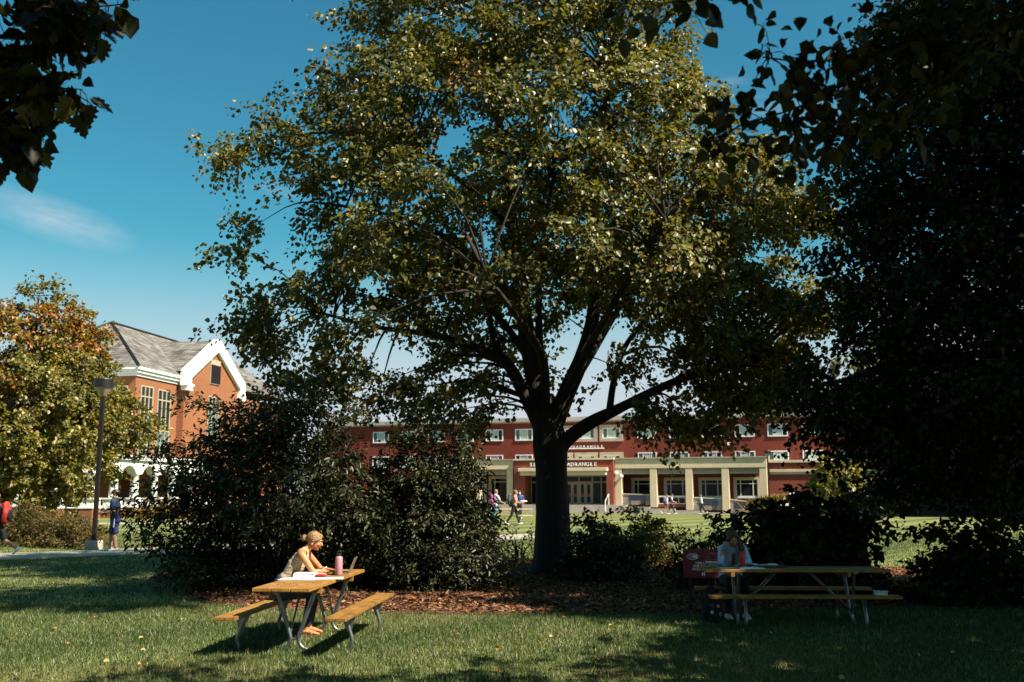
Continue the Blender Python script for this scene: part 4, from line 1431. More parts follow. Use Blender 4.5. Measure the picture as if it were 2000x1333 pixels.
def walker(loc, rz, label, h=1.72, legs=((.35, .1), (-.3, .45)), arms=((-.3, .4), (.35, .6)), top='white_cloth', sleeve='short', bottom='trousers', bmat='black_cloth', shoe='white_cloth',
           hair='hair_brown', long_hair=False, skin='skin', vox=.014, cap=None, mask=False, lean=0.04, sleeve_mat=None, group='people walking across the campus', bun=False, head_yaw=0.0):
    """a standing or walking figure; local +x is forward. legs = (swing, knee bend), arms = (swing, elbow bend) for left, right"""
    o_ = empty('person', loc, rz, label, 'person', group)
    k_ = h / 1.75
    V = lambda *p: Vector(p) * k_
    b = MB()
    pel = V(0, 0, .93)
    ank = []
    for s, (sw, be) in zip((1, -1), legs):
        hip = V(0, s * .092, .92)
        kn = hip + V(.43 * math.sin(sw), 0, -.43 * math.cos(sw))
        an = kn + V(.42 * math.sin(sw - be), 0, -.42 * math.cos(sw - be))
        ank.append((hip, kn, an, sw - be))
    drop = min(a[2].z for a in ank) - .075 * k_
    dz = Vector((0, 0, -drop))
    C_ = lambda v: Vector(v) + dz
    ln = lean
    T = [V(0, 0, .88), V(0, 0, .98), V(ln * .4, 0, 1.12), V(ln, 0, 1.28), V(ln * 1.3, 0, 1.40), V(ln * 1.5, 0, 1.47)]
    T = [C_(q) for q in T]
    b.loft(T, [.155 * k_, .16 * k_, .138 * k_, .16 * k_, .155 * k_, .07 * k_], [.105 * k_, .105 * k_, .092 * k_, .112 * k_, .095 * k_, .06 * k_], n=16)
    hc = C_(V(ln * 2 + .01, 0, 1.635))
    b.loft([T[-1], hc - Vector((0, 0, .08 * k_))], [.056 * k_, .052 * k_], n=10)
    hp_, rot_ = head(b, hc, (math.cos(head_yaw), math.sin(head_yaw), -.08), (0, 0, 1), k_)
    shp, low, shoes = MB(), MB(), []
    shp.loft(T[1:5], [.172 * k_, .156 * k_, .176 * k_, .166 * k_], [.122 * k_, .112 * k_, .13 * k_, .108 * k_], n=18)
    sl = MB() if sleeve_mat else shp
    wrists = []
    for s, (sw, be) in zip((1, -1), arms):
        sh = C_(V(ln * 1.3, s * .185, 1.41))
        el = sh + V(.285 * math.sin(sw), s * .05, -.285 * math.cos(sw))
        wr = el + V(.25 * math.sin(sw + be), -s * .05, -.25 * math.cos(sw + be))
        b.loft([T[4] + V(0, s * .10, 0), sh], [.062 * k_, .054 * k_], n=10)
        b.loft([sh, sh.lerp(el, .4), el], [.052 * k_, .048 * k_, .037 * k_], n=10)
        b.loft([el, el.lerp(wr, .3), wr], [.037 * k_, .038 * k_, .025 * k_], n=10)
        hand(b, wr, wr - el, (0, s, .3), (1, 0, .5), .6, k_ * (1.1 if vox > .01 else 1))
        wrists.append(wr)
        end = .55 if sleeve == 'short' else 1.0
        sl.loft([T[4] + V(0, s * .09, .01), sh, sh.lerp(el, end)], [.075 * k_, .07 * k_, .062 * k_], n=12)
        if sleeve == 'long':
            sl.loft([el, el.lerp(wr, .9)], [.056 * k_, .042 * k_], n=12)
    low.loft([C_(V(0, 0, .86)), C_(V(0, 0, .98)), C_(V(0, 0, 1.02))], [.172 * k_, .172 * k_, .162 * k_], [.12 * k_, .12 * k_, .112 * k_], n=16)
    for (hip, kn, an, fa), s in zip(ank, (1, -1)):
        hip, kn, an = C_(hip), C_(kn), C_(an)
        b.loft([hip, hip.lerp(kn, .5), kn], [.085 * k_, .074 * k_, .054 * k_], n=12)
        b.loft([kn, kn.lerp(an, .3), an], [.053 * k_, .056 * k_, .036 * k_], n=12)
        fd = Vector((math.cos(fa * .8), 0, math.sin(fa * .8)))
        dn = Vector((math.sin(fa * .8), 0, -math.cos(fa * .8)))
        sp0 = an - fd * .05 * k_ + dn * .032 * k_
        shoes.append(MB().loft([sp0, sp0 + fd * .10 * k_, sp0 + fd * .20 * k_ + dn * .008 * k_], [.043 * k_, .046 * k_, .038 * k_], [.042 * k_, .038 * k_, .024 * k_], n=12))
        b.loft([an, sp0 + fd * .15 * k_], [.034 * k_, .03 * k_], n=10)
        if bottom == 'trousers':
            low.loft([hip, hip.lerp(kn, .5), kn, kn.lerp(an, .9)], [.098 * k_, .086 * k_, .067 * k_, .053 * k_], n=12)
        elif bottom == 'shorts':
            low.loft([hip, hip.lerp(kn, .5), hip.lerp(kn, .88)], [.10 * k_, .10 * k_, .096 * k_], n=12)
        else:
            low.loft([hip, hip.lerp(kn, .40)], [.10 * k_, .096 * k_], n=12)
    fleshy(b, 'body', M[skin], o_, vox)
    fleshy(shp, 'shirt', M[top], o_, vox)
    if sleeve_mat: fleshy(sl, 'sleeves', M[sleeve_mat], o_, vox)
    fleshy(low, bottom if bottom != 'short_shorts' else 'shorts', M[bmat], o_, vox)
    for q in shoes: q.build('shoe', M[shoe], o_, smooth=True)
    h_ = MB().ell(hp_(-.022, 0, .036), (.103 * k_, .085 * k_, .094 * k_), rot_, 18, 12)
    if long_hair:
        h_.loft([hp_(-.06, 0, .0), hp_(-.10, 0, -.10), hp_(-.11, 0, -.26)], [.075 * k_, .07 * k_, .04 * k_], [.05 * k_, .04 * k_, .025 * k_], n=12)
    if bun:
        h_.ell(hp_(-.10, 0, .07), (.045 * k_, .045 * k_, .045 * k_), rot_)
    fleshy(h_, 'hair', M[hair], o_, vox * .8, 1)
    if cap:
        cp_ = MB().ell(hp_(-.012, 0, .06), (.108 * k_, .09 * k_, .085 * k_), rot_, 16, 10).loft([hp_(.08, 0, .06), hp_(.17, 0, .035)], [.07 * k_, .05 * k_], [.012 * k_, .008 * k_], n=12)
        cp_.build('cap', M[cap], o_, smooth=True)
    if mask:
        MB().ell(hp_(.062, 0, -.058), (.052 * k_, .062 * k_, .052 * k_), rot_, 16, 10).build('face_mask', M['white_cloth'], o_, smooth=True)
    for s in (-1, 1):
        MB().ell(hp_(.081, s * .030, .0), (.010 * k_, .012 * k_, .007 * k_), rot_, 8, 6).build('eye', M['eye_dark'], o_, smooth=True)
    return o_, T, wrists, k_


def backpack(parent_loc, rz, x, z, label, mat, k_=1.0, panel=None):
    """worn bag, a thing of its own; x is the offset behind the wearer"""
    o_ = empty('backpack', parent_loc, rz, label, 'backpack')
    b = MB().loft([(x, 0, z - .20 * k_), (x - .03, 0, z), (x - .01, 0, z + .19 * k_)], [.14 * k_, .15 * k_, .12 * k_], [.085 * k_, .10 * k_, .07 * k_], n=16)
    fleshy(b, 'bag', M[mat], o_, .014)
    MB().loft([(x - .10 * k_, 0, z - .13 * k_), (x - .115 * k_, 0, z + .01)], [.10 * k_, .10 * k_], [.035, .035], n=12).build('front_pocket', M[panel or mat], o_, smooth=True)
    for s in (-1, 1):
        P, rr_ = smooth_line([(x + .07, s * .09 * k_, z + .18 * k_, .02), (x + .17 * k_, s * .10 * k_, z + .22 * k_, .02), (x + .265 * k_, s * .10 * k_, z + .10 * k_, .02), (x + .20 * k_, s * .14 * k_, z - .12 * k_, .016), (x + .08, s * .14 * k_, z - .17 * k_, .014)], 4)
        MB().loft(P, rr_, [q * .5 for q in rr_], side=(0, 1, 0), n=8).build('strap', M[mat], o_, smooth=True)
    return o_


# man in shorts on the left path, walking left
q = at(222, 1073, 30.2)
man, T_, wr_, k_ = walker((q.x, q.y, gz(0, 30.2) + .035), R(188), 'man in navy tee, blue shorts and white face mask on the left path', 1.80,
                          legs=((-.02, .12), (.20, .16)), arms=((-.12, 1.5), (-.08, 1.4)), top='tee_navy', sleeve_mat='sleeve_blue', bottom='shorts', bmat='shorts_blue', shoe='white_cloth', hair='hair_dark', vox=.010, mask=True, lean=.02, head_yaw=.15)
man.scale = (1.22, 1.12, 1.0)
for s in (-1, 1):
    for dx in (-.025, .03):
        MB().loft([(dx, s * .205, .94), (dx + .02 * 1, s * .205, .60)], [.014, .014], [.006, .006], side=(1, 0, 0), n=8).build('stripe', M['white_cloth'], man)
MB().lathe([(.075, 0), (.075, .006)], n=18).build('shirt_print', M['print_blue'], man)
man.children[-1].location = (.148, .03, 1.30); man.children[-1].rotation_euler = (0, R(90), R(10))
for z, w in ((1.42, .09), (1.17, .05)):
    MB().box(.145, .15, -w, w, z - .012, z + .012).build('shirt_print', M['print_blue'], man)
cupo = empty('drink_cup', man.location + Matrix.Rotation(R(188), 3, 'Z') @ Vector((.30, .02, 1.10)), 0, 'blue drink cup in the hands of the man in shorts', 'cup')
MB().lathe([(.03, 0), (.042, .13)], n=14).build('cup', M['royal_cloth'], cupo, smooth=True)
MB().lathe([(.045, .13), (.045, .15)], n=14).build('lid', M['white_paint'], cupo)

# person leaving the frame at the left edge
q = at(-10, 1088, 27.3)
lw_, _, _, _ = walker((q.x, q.y, gz(0, 27.3) + .035), R(180), 'person in a black tee and pink cap leaving at the left edge', 1.74, legs=((.32, .05), (-.42, .55)), arms=((-.15, .25), (.25, .4)), top='black_cloth', bottom='shorts', bmat='black_cloth', shoe='white_cloth', cap='cap_pink', hair='hair_brown', vox=.012)
backpack((q.x, q.y, gz(0, 27.3) + .035), R(180), -.20, 1.22, 'bright red backpack on the person at the left edge', 'backpack_red', 1.05, 'black_cloth')

# students beyond the maple trunk
q = at(1004, 1024, 49.5)
z0 = gz(0, 49.5)
pw, _, wr_, k_ = walker((q.x, q.y, z0), R(-8), 'woman in a salmon top and black leggings carrying a white plate', 1.72, legs=((.33, .05), (-.28, .35)), arms=((.35, 1.1), (.3, 1.15)), top='salmon_cloth', bottom='trousers', hair='hair_blonde', bun=True)
backpack((q.x, q.y, z0), R(-8), -.19, 1.2, 'grey backpack on the woman carrying a plate', 'backpack_grey', 1.1)
po = empty('plate', (q.x + .46, q.y - .06, z0 + 1.1), 0, 'white covered plate held by the woman in the salmon top', 'plate')
MB().lathe([(.05, 0), (.19, .03), (.20, .035), (.17, .06), (.05, .085)], n=24).build('dish', M['white_paint'], po, smooth=True)
q = at(966, 1024, 48.3)
walker((q.x, q.y, z0), R(35), 'woman in a pale patterned top half hidden by the rounded shrub', 1.72, legs=((.2, .05), (-.2, .25)), arms=((.1, .5), (.5, .7)), top='tie_dye', bottom='trousers', bmat='teal_cloth', hair='hair_blonde')
backpack((q.x, q.y, z0), R(35), -.20, 1.2, 'magenta patterned backpack beside the right shrub', 'magenta_cloth', 1.05, 'teal_cloth')
q = at(1015, 1012, 62)
walker((q.x, q.y, gz(0, 62)), R(-90), 'person in navy with a white face mask standing behind the woman with the plate', 1.7, legs=((.1, .05), (-.1, .1)), arms=((.1, .6), (.1, .6)), top='royal_cloth', bottom='trousers', bmat='denim', hair='hair_dark', mask=True)
# three students in front of the portico
q = at(1302, 1005, 87.5)
walker((q.x, q.y, .035), R(-5), 'student in a tie dyed shirt and short shorts in front of the portico', 1.68, legs=((.25, .1), (-.35, .5)), arms=((.3, .8), (-.2, .6)), top='tie_dye', bottom='short_shorts', bmat='magenta_cloth', hair='hair_blonde', bun=True)
backpack((q.x, q.y, .035), R(-5), -.19, 1.2, 'dark blue backpack on the student in a tie dyed shirt', 'royal_cloth')
q = at(1311, 1004, 88.6)
walker((q.x, q.y, .035), R(-5), 'tall student in a white and purple shirt and black trousers by the portico', 1.84, legs=((.42, .1), (-.32, .2)), arms=((.25, 1.0), (.2, .9)), top='purple_cloth', sleeve_mat='white_cloth', bottom='trousers', hair='hair_dark')
q = at(1371, 1004, 88.2)
walker((q.x, q.y, .035), R(175), 'student in a pale blue tee and black leggings in front of the navy benches', 1.70, legs=((.2, .1), (-.38, .35)), arms=((.2, .9), (.15, .8)), top='tie_dye', bottom='trousers', hair='hair_blonde', long_hair=True)
q = at(1763, 1003, 88.0)
walker((q.x, q.y, .02), R(-100), 'person in dark clothes standing in shade by the side wing railings', 1.75, legs=((.1, .05), (-.1, .1)), arms=((.1, .4), (.2, .7)), top='black_cloth', bottom='trousers', hair='hair_dark')

# ------------------------------------------------------------------ things on and under the tables
def tloc(T, x, y, z=.765):
    a = T.rotation_euler.z
    return Vector((T.location.x + x * math.cos(a) - y * math.sin(a), T.location.y + x * math.sin(a) + y * math.cos(a), T.location.z + z))


def bottle(loc, label, mat, h=.27, r=.043, capm='black_plastic', neck='steel'):
    o_ = empty('water_bottle', loc, R(20), label, 'bottle')
    MB().lathe([(r * .93, 0), (r, .006), (r, h * .74), (r * .93, h * .79), (r * .62, h * .83)], n=28).build('flask', M[mat], o_, smooth=True)
    MB().lathe([(r * .60, h * .83), (r * .60, h * .86)], n=24).build('neck', M[neck], o_, smooth=True)
    MB().lathe([(r * .70, h * .86), (r * .72, h * .95), (r * .60, h * .97)], n=24).build('cap', M[capm], o_)
    P, rr_ = smooth_line([(-r * .55, 0, h * .955, .006), (-r * .45, 0, h * 1.05, .006), (r * .45, 0, h * 1.05, .006), (r * .55, 0, h * .955, .006)], 4)
    MB().loft(P, rr_, n=8).build('cap_loop', M[capm], o_, smooth=True)
    return o_


def book(loc, rz, label, w, d, h, cover, page='paper', name='notebook', cat='notebook'):
    o_ = empty(name, loc, rz, label, cat)
    MB().box(-w / 2, w / 2, -d / 2, d / 2, 0, .003).build('back_cover', M[cover], o_)
    MB().box(-w / 2 + .004, w / 2 - .004, -d / 2 + .003, d / 2 - .003, .0032, h - .0032).build('pages', M[page], o_)
    MB().box(-w / 2, w / 2, -d / 2, d / 2, h - .003, h).build('front_cover', M[cover], o_)
    return o_


def open_book(loc, rz, label, w, d, name='notebook', cat='notebook', lift=.012):
    o_ = empty(name, loc, rz, label, cat)
    for s in (-1, 1):
        vs, fs = [], []
        n = 6
        for i in range(n + 1):
            x = s * w / 2 * i / n
            z = .004 + lift * math.sin(PI * min(1, i / n * 1.3)) ** 1 * (1 - i / n * .5)
            vs += [(x, -d / 2, z), (x, d / 2, z)]
        m_ = len(vs)
        vs += [(v[0], v[1], 0) for v in vs]
        for i in range(n):
            f = (2 * i, 2 * i + 2, 2 * i + 3, 2 * i + 1)
            fs += [f if s > 0 else tuple(reversed(f)), (2 * i, 2 * i + m_, 2 * i + 2 + m_, 2 * i + 2), (2 * i + 1, 2 * i + 3, 2 * i + 3 + m_, 2 * i + 1 + m_)]
        fs.append((2 * n, 2 * n + 1, 2 * n + 1 + m_, 2 * n + m_))
        pg = MB().add(vs, fs).build('page', M['paper'], o_)
        ln = MB()
        for j in range(9):
            yy = d / 2 - .03 - j * (d - .06) / 9
            ln.box(min(s * .02, s * (w / 2 - .02)), max(s * .02, s * (w / 2 - .02)) * (.95 - .25 * random.random()), yy, yy + .003, lift + .005, lift + .0055)
        ln.build('writing', M['ink'], pg)
    return o_


# T1: local x runs away from the camera, +y to the left
bottle(tloc(T1, .40, -.21), 'pink metal water bottle with black cap on the sunlit table', 'pink_bottle', .285, .046)
lp = empty('laptop', tloc(T1, .72, -.26), R(90 + 2), 'open silver laptop at the far right corner of the sunlit table', 'laptop')
# local x across the lid (away), y towards the reader (-X world)
MB().box(-.15, .15, -.02, .20, .0, .014).build('base', M['aluminium'], lp, bevel=.004)
ld = MB().box(-.15, .15, -.006, .004, 0, .205).build('lid', M['aluminium'], lp, bevel=.003)
ld.location = (0, -.02, .014); ld.rotation_euler = (R(22), 0, 0)
sc_ = MB().box(-.14, .14, .0045, .0055, .012, .195).build('screen', M['glass_dark'], ld)
fr_ = MB().ell((0, -.0062, .103), (.013, .0012, .014)).ell((.005, -.0062, .122), (.004, .0012, .006)).build('lid_emblem', M['ink'], ld, smooth=True)
kb = MB()
for i in range(10):
    for j in range(4):
        kb.box(-.13 + i * .0262, -.108 + i * .0262, .03 + j * .026, .052 + j * .026, .0142, .016)
kb.build('keyboard', M['black_plastic'], lp)
open_book(tloc(T1, -.25, .12), R(-4), 'open white ring binder nearest the camera on the sunlit table', .46, .30)
pp = empty('paper_sheet', tloc(T1, -.12, -.21), R(8), 'loose white worksheet to the right of the open binder', 'paper')
MB().box(-.18, .18, -.14, .14, 0, .002).build('sheet', M['paper'], pp)
ink_ = MB()
for j in range(8):
    ink_.box(-.14, .02 + .10 * random.random(), .10 - j * .028, .104 - j * .028, .0021, .0024)
ink_.build('printing', M['ink'], pp)
book(tloc(T1, .17, .16), R(6), 'thick notebook with lilac pages under the writing arm', .30, .22, .03, 'paper_lilac')
nb2 = book(tloc(T1, .17, .16, .797), R(-3), 'thin white notepad on top of the lilac notebook', .26, .19, .012, 'paper')
pc = empty('pencil_case', tloc(T1, .12, -.06), R(25), 'crumpled red and white pencil case beside the notebooks', 'pencil case')
b = MB().loft([(-.06, 0, .018), (-.02, .006, .022), (.03, -.004, .018), (.06, .003, .013)], [.024, .030, .026, .016], [.016, .020, .016, .011], n=12)
b.build('pouch', M['red_cloth'], pc, smooth=True)
MB().loft([(-.058, 0, .034), (0, .004, .042), (.055, 0, .026)], .004, n=6).build('zipper', M['white_cloth'], pc)
pn = empty('pen', tloc(T1, .56, .045, .80), 0, 'thin pen held in the hand of the woman in the tank top', 'pen')
MB().loft([(-.03, -.02, .0), (.05, .02, .055)], [.004, .004], n=8).build('barrel', M['paper'], pn, smooth=True)
MB().loft([(-.034, -.022, -.003), (-.03, -.02, 0)], [.0015, .004], n=8).build('tip', M['ink'], pn, smooth=True)

# T2: local x to the right, +y away from the camera
bottle(tloc(T2, -.68, .06), 'red water bottle with black cap on the shaded table', 'red_bottle', .265, .036)
fc = empty('food_box', tloc(T2, -1.13, -.02), R(4), 'clear snack box with a brown bar and teal base on the shaded table', 'box')
MB().box(-.07, .07, -.05, .05, 0, .02).build('base', M['teal_plastic'], fc, bevel=.006)
rim = MB()
for a in ((-.075, .075, -.055, -.051), (-.075, .075, .051, .055), (-.075, -.071, -.051, .051), (.071, .075, -.051, .051)):
    rim.box(a[0], a[1], a[2], a[3], .0205, .075)
gm = bpy.data.materials.new('box_glass'); gm.use_nodes = True
pb = gm.node_tree.nodes['Principled BSDF']
pb.inputs['Base Color'].default_value = (.85, .88, .9, 1); pb.inputs['Transmission Weight'].default_value = .85; pb.inputs['Roughness'].default_value = .12; pb.inputs['IOR'].default_value = 1.2
rim.build('wall', gm, fc)
MB().box(-.08, .08, -.06, .06, .0755, .083).build('lid', M['clear_plastic'], fc, bevel=.003)
MB().box(-.02, .05, -.03, .03, .0205, .05).build('snack_bar', M['brownie'], fc, bevel=.006)
open_book(tloc(T2, -.60, -.16), R(3), 'open white book in front of the red bottle', .36, .24, 'open_book', 'book', .02)
pp = empty('paper_sheet', tloc(T2, -.93, -.06), R(12), 'pale lilac sheet under the hand of the woman in blue', 'paper')
MB().box(-.13, .13, -.10, .10, 0, .002).build('sheet', M['paper_lilac'], pp)
book(tloc(T2, -.30, .10), R(4), 'black folder at the bottom of the pile on the shaded table', .42, .28, .03, 'black_cloth', 'black_plastic', 'folder', 'folder')
book(tloc(T2, -.36, .09, .796), R(-3), 'white magazine with teal edge on top of the black folder', .34, .22, .014, 'paper', 'teal_plastic', 'magazine', 'magazine')
ph = empty('phone', tloc(T2, -.40, .05, .811), R(20), 'dark phone lying on the white magazine', 'phone')
MB().box(-.075, .075, -.036, .036, 0, .009).build('case', M['navy_panel'], ph, bevel=.004)
MB().box(-.068, .068, -.031, .031, .0091, .0096).build('screen', M['glass_dark'], ph)
bx = empty('food_box', tloc(T2, 1.02, -.625, .447), R(-4), 'clear lunch box of salad on the near bench of the shaded table', 'box')
MB().box(-.085, .085, -.055, .055, 0, .05).build('base', M['clear_plastic'], bx, bevel=.01)
MB().box(-.09, .09, -.06, .06, .0505, .062).build('lid', M['clear_plastic'], bx, bevel=.004)
# sticker covered backpack on the ground
bpk = empty('backpack', (2.83, 14.55, 0), R(-70), 'black backpack with round stickers on the ground beside the shaded bench', 'backpack')
b = MB().loft([(0, 0, .03), (0, 0, .16), (.0, 0, .33), (0, 0, .42)], [.14, .16, .145, .10], [.10, .115, .09, .05], side=(0, 1, 0), n=18)
fleshy(b, 'bag', M['black_cloth'], bpk, .011)
MB().loft([(.10, 0, .06), (.115, 0, .20)], [.11, .105], [.035, .03], side=(0, 1, 0), n=14).build('front_pocket', M['black_cloth'], bpk, smooth=True)
P, rr_ = smooth_line([(-.02, -.04, .45, .009), (-.02, -.02, .50, .009), (-.02, .03, .50, .009), (-.02, .05, .45, .009)], 4)
MB().loft(P, rr_, n=6).build('handle', M['black_cloth'], bpk, smooth=True)
for yy, zz, mt in ((-.05, .36, 'sign_white'), (.03, .35, 'sign_white'), (-.07, .25, 'royal_cloth'), (.02, .24, 'lens_tan'), (-.08, .16, 'sign_white'), (.05, .13, 'print_blue')):
    o_ = MB().lathe([(.024, 0), (.024, .003)], n=14).build('sticker', M[mt], bpk)
    xx = .108 if zz > .3 else (.152 if abs(yy) < .1 else .12)
    if zz > .3: xx = .10
    o_.location = (xx, yy, zz); o_.rotation_euler = (0, R(80), 0)
    i_ = MB().lathe([(.012, .003), (.012, .0045)], n=10).build('sticker_print', M['ink'] if mt != 'lens_tan' else M['red_cloth'], o_)

# ------------------------------------------------------------------ trees
def profile(tab):
    zs_ = [a[0] for a in tab]; rs_ = [a[1] for a in tab]
    return lambda z: float(np.interp(z, zs_, rs_, left=0, right=0))


def finish_tree(root, limbs_mb, limbs, centres, axis_pt, nleaf, spread, flat, size, ratio, cols, wts, leafmat, bark, r0=.03, twigs=7, droop=.25, jit=.1, patch=None, seed=0, out_bias=.6, jitc=.25, crown_name='crown'):
    connect(limbs_mb, centres, limbs, r0, .006, seed)
    pos, ax, nm, ci, td, tl = spray_leaves(centres, axis_pt, nleaf, spread, flat, twigs, droop, jit, out_bias)
    # twigs of each spray
    for c, dd, ll in zip(centres, td, tl):
        for d_, l_ in zip(dd[:4], ll[:4]):
            e = c + Vector(d_) * float(l_) * .8
            e.z -= droop * float(l_) * .3
            limbs_mb.loft([c, e], [.007, .003], n=3, round_ends=False)
    limbs_mb.build('limbs', M[bark], root, smooth=True)
    n = len(pos)
    col = palette(n, cols, wts, jitc)
    ctone = 1 + .18 * RNG.normal(size=len(centres))
    col = col * np.clip(ctone[ci], .6, 1.5)[:, None]
    if patch is not None:
        col = patch(col, pos, ci, centres)
    sz = size * (0.45 + .95 * RNG.random(n))
    cr = leaves(crown_name, pos, ax, nm, sz, ratio, col, M[leafmat], root)
    cr['kind'] = 'stuff'
    return cr


# ---- the great maple
MX, MY = at(1080, 1122, 22.5).x, 22.5
maple = empty('maple_tree', (0, 0, 0), 0, 'great spreading maple with thick forked trunk in the middle of the picture', 'tree')


def mp_(px, py, dy, r):
    q = at(px, py, MY + dy)
    return (q.x, q.y, q.z, r)


tk = MB()
P, rad = smooth_line([(MX - .0, MY, -.1, .62), (MX, MY, .12, .50), (MX, MY, .5, .425), mp_(1079, 1000, 0, .375), mp_(1076, 920, 0, .36), mp_(1074, 870, 0, .40), mp_(1068, 820, 0, .34), mp_(1058, 770, .1, .27)], 8)
n_ = 22
vs, fs = [], []
for i, (c, r_) in enumerate(zip(P, rad)):
    for k_ in range(n_):
        a = 2 * PI * k_ / n_
        fl = 1 + (.22 * math.exp(-max(c.z, 0) * 2.2)) * math.sin(5 * a + .8) + .05 * math.sin(9 * a + c.z * .7) + .05 * mnoise.noise(Vector((math.cos(a) * 2, math.sin(a) * 2, c.z * 1.5)))
        vs.append((c.x + r_ * fl * math.cos(a), c.y + r_ * fl * math.sin(a), c.z))
for i in range(len(P) - 1):
    for k_ in range(n_):
        k2 = (k_ + 1) % n_
        fs.append((i * n_ + k_, i * n_ + k2, (i + 1) * n_ + k2, (i + 1) * n_ + k_))
tk.add(vs, fs)
limbs = []
LIMBS = [
    [mp_(1060, 815, .0, .26), mp_(1046, 740, .05, .235), mp_(1022, 610, .2, .19), mp_(1002, 450, .3, .15), mp_(976, 260, .3, .11), mp_(966, 100, .2, .07), mp_(960, -60, .1, .04)],
    [mp_(1082, 830, -.05, .24), mp_(1108, 765, -.1, .21), mp_(1140, 690, -.3, .18), mp_(1160, 600, -.5, .15), mp_(1152, 480, -.9, .12), mp_(1165, 330, -1.1, .085), mp_(1190, 150, -1.2, .05)],
    [mp_(1078, 905, -.05, .18), mp_(1105, 862, -.1, .175), mp_(1150, 828, -.3, .155), mp_(1210, 798, -.7, .12), mp_(1290, 758, -1.1, .09), mp_(1370, 728, -1.3, .085), mp_(1460, 715, -1.5, .05)],
    [mp_(1056, 835, .05, .18), mp_(1022, 765, .0, .16), mp_(985, 705, -.1, .13), mp_(930, 680, -.4, .10), mp_(850, 655, -.8, .08), mp_(740, 640, -1.0, .05), mp_(620, 610, -1.0, .03)],
    [mp_(985, 705, -.1, .10), mp_(963, 660, .2, .09), mp_(950, 590, .5, .07), mp_(905, 500, .9, .05), mp_(850, 400, 1.2, .03)],
    [mp_(1060, 780, .1, .12), mp_(1055, 690, -.2, .10), mp_(1052, 590, -.5, .085), mp_(1060, 470, -1.2, .06), mp_(1080, 350, -2.0, .035)],
    [mp_(1190, 808, -.6, .09), mp_(1200, 740, -.4, .08), mp_(1225, 670, .2, .065), mp_(1290, 590, .8, .045), mp_(1370, 480, 1.3, .03)],
    [mp_(1105, 770, .1, .13), mp_(1150, 700, 1.2, .11), mp_(1210, 600, 2.6, .08), mp_(1280, 480, 3.8, .05)],
    [mp_(1045, 720, .4, .13), mp_(990, 640, 1.8, .10), mp_(900, 540, 3.2, .07), mp_(800, 420, 4.2, .04)],
    [mp_(1065, 800, -.2, .12), mp_(1060, 700, -1.6, .10), mp_(1010, 620, -3.2, .07), mp_(950, 540, -4.8, .04)],
    [mp_(1110, 760, -.3, .11), mp_(1160, 660, -2.0, .09), mp_(1230, 540, -3.8, .06), mp_(1300, 430, -4.8, .035)],
    [mp_(1002, 450, .3, .09), mp_(920, 370, -.6, .07), mp_(800, 290, -1.2, .05), mp_(660, 260, -1.2, .03), mp_(520, 270, -1.0, .018)],
    [mp_(1022, 600, .2, .08), mp_(900, 480, -.8, .06), mp_(760, 420, -1.4, .045), mp_(610, 395, -1.4, .03)],
    [mp_(1160, 560, -.6, .09), mp_(1280, 450, -.9, .06), mp_(1420, 400, -1.1, .04), mp_(1580, 420, -1.0, .02)],
]
for i, l in enumerate(LIMBS):
    P, rad = bark_tube(tk, l, 12 if l[0][3] > .15 else 8, .08, 6, i)
    limbs += list(zip(P, rad))
tko = tk.build('trunk', M['bark'], maple, smooth=True)
sub = tko.modifiers.new('rough', 'SUBSURF'); sub.levels = 1; sub.render_levels = 1
tex = None
rleft = profile([(2.9, 3.0), (3.6, 5.4), (4.6, 6.6), (5.6, 6.6), (6.6, 6.2), (7.6, 6.5), (8.6, 6.4), (9.4, 6.5), (10.2, 6.6), (11, 5.0), (12, 4.9), (13, 5.0), (13.8, 4.4), (14.6, 2.4), (15.2, .4)])
rright = profile([(2.7, 3.0), (3.4, 5.2), (4.6, 6.3), (6, 6.6), (7.4, 7.0), (8.4, 6.5), (9.4, 5.2), (10.4, 4.2), (11.5, 3.7), (12.6, 3.8), (13.6, 4.1), (14.4, 2.6), (15.2, .4)])


def maple_env(p):
    dx, dy = p.x - MX, p.y - MY
    r_ = math.hypot(dx, dy)
    w = .5 + .5 * dx / max(r_, .01)
    R_ = rleft(p.z) * (1 - w) + rright(p.z) * w
    R_ *= 1 + .22 * mnoise.noise(Vector((dx * .6, dy * .6, p.z * .9 + 3)))
    R_ -= .45
    if dy > 0: R_ *= 1 - .58 * dy / max(r_, .01)
    if R_ < .3 or r_ > R_: return None
    if p.z < 5.3 - .33 * r_ + .5 * mnoise.noise(p * .5): return None
    if r_ < 2.0 and p.z < 6.2: return None
    if abs(dx - .2) < 2.3 and p.z < 6.0 - .3 * abs(dx) and dy < 1.5: return None
    if dy < 0 and r_ > R_ * (1 - .12 * abs(dy) / max(r_, .01)): return None
    if dx < -1.2 and p.z < 11 and mnoise.noise(Vector((p.x * .75, p.y * .4, p.z * 1.1))) < -.02: return None
    return 1 - r_ / R_


cen = spread_clumps(425, maple_env, (MX - 7.6, MY - 7.4, 2.8), (MX + 7.6, MY + 5, 16.5), .68, .07, .5, 3, .85)
# the long spur that reaches out at the upper left
for px, py in ((430, 310), (470, 295), (520, 290), (560, 260), (520, 215), (590, 300), (640, 250), (700, 200), (470, 490), (500, 440), (480, 620), (520, 640), (1600, 430), (1640, 430), (1540, 420), (1480, 390), (540, 660), (640, 720), (860, 790), (900, 800), (1330, 830), (1400, 790), (1270, 800), (1260, 780), (1300, 800), (1360, 830), (1430, 770), (1480, 750), (1250, 690), (1320, 680), (1400, 650), (1200, 715), (1450, 690), (1500, 720), (740, 770), (800, 760), (880, 760), (940, 740), (970, 790)):
    cen.append(at(px, py, MY - 1.0 + random.uniform(-1, 1)))
RNG = np.random.default_rng(5)


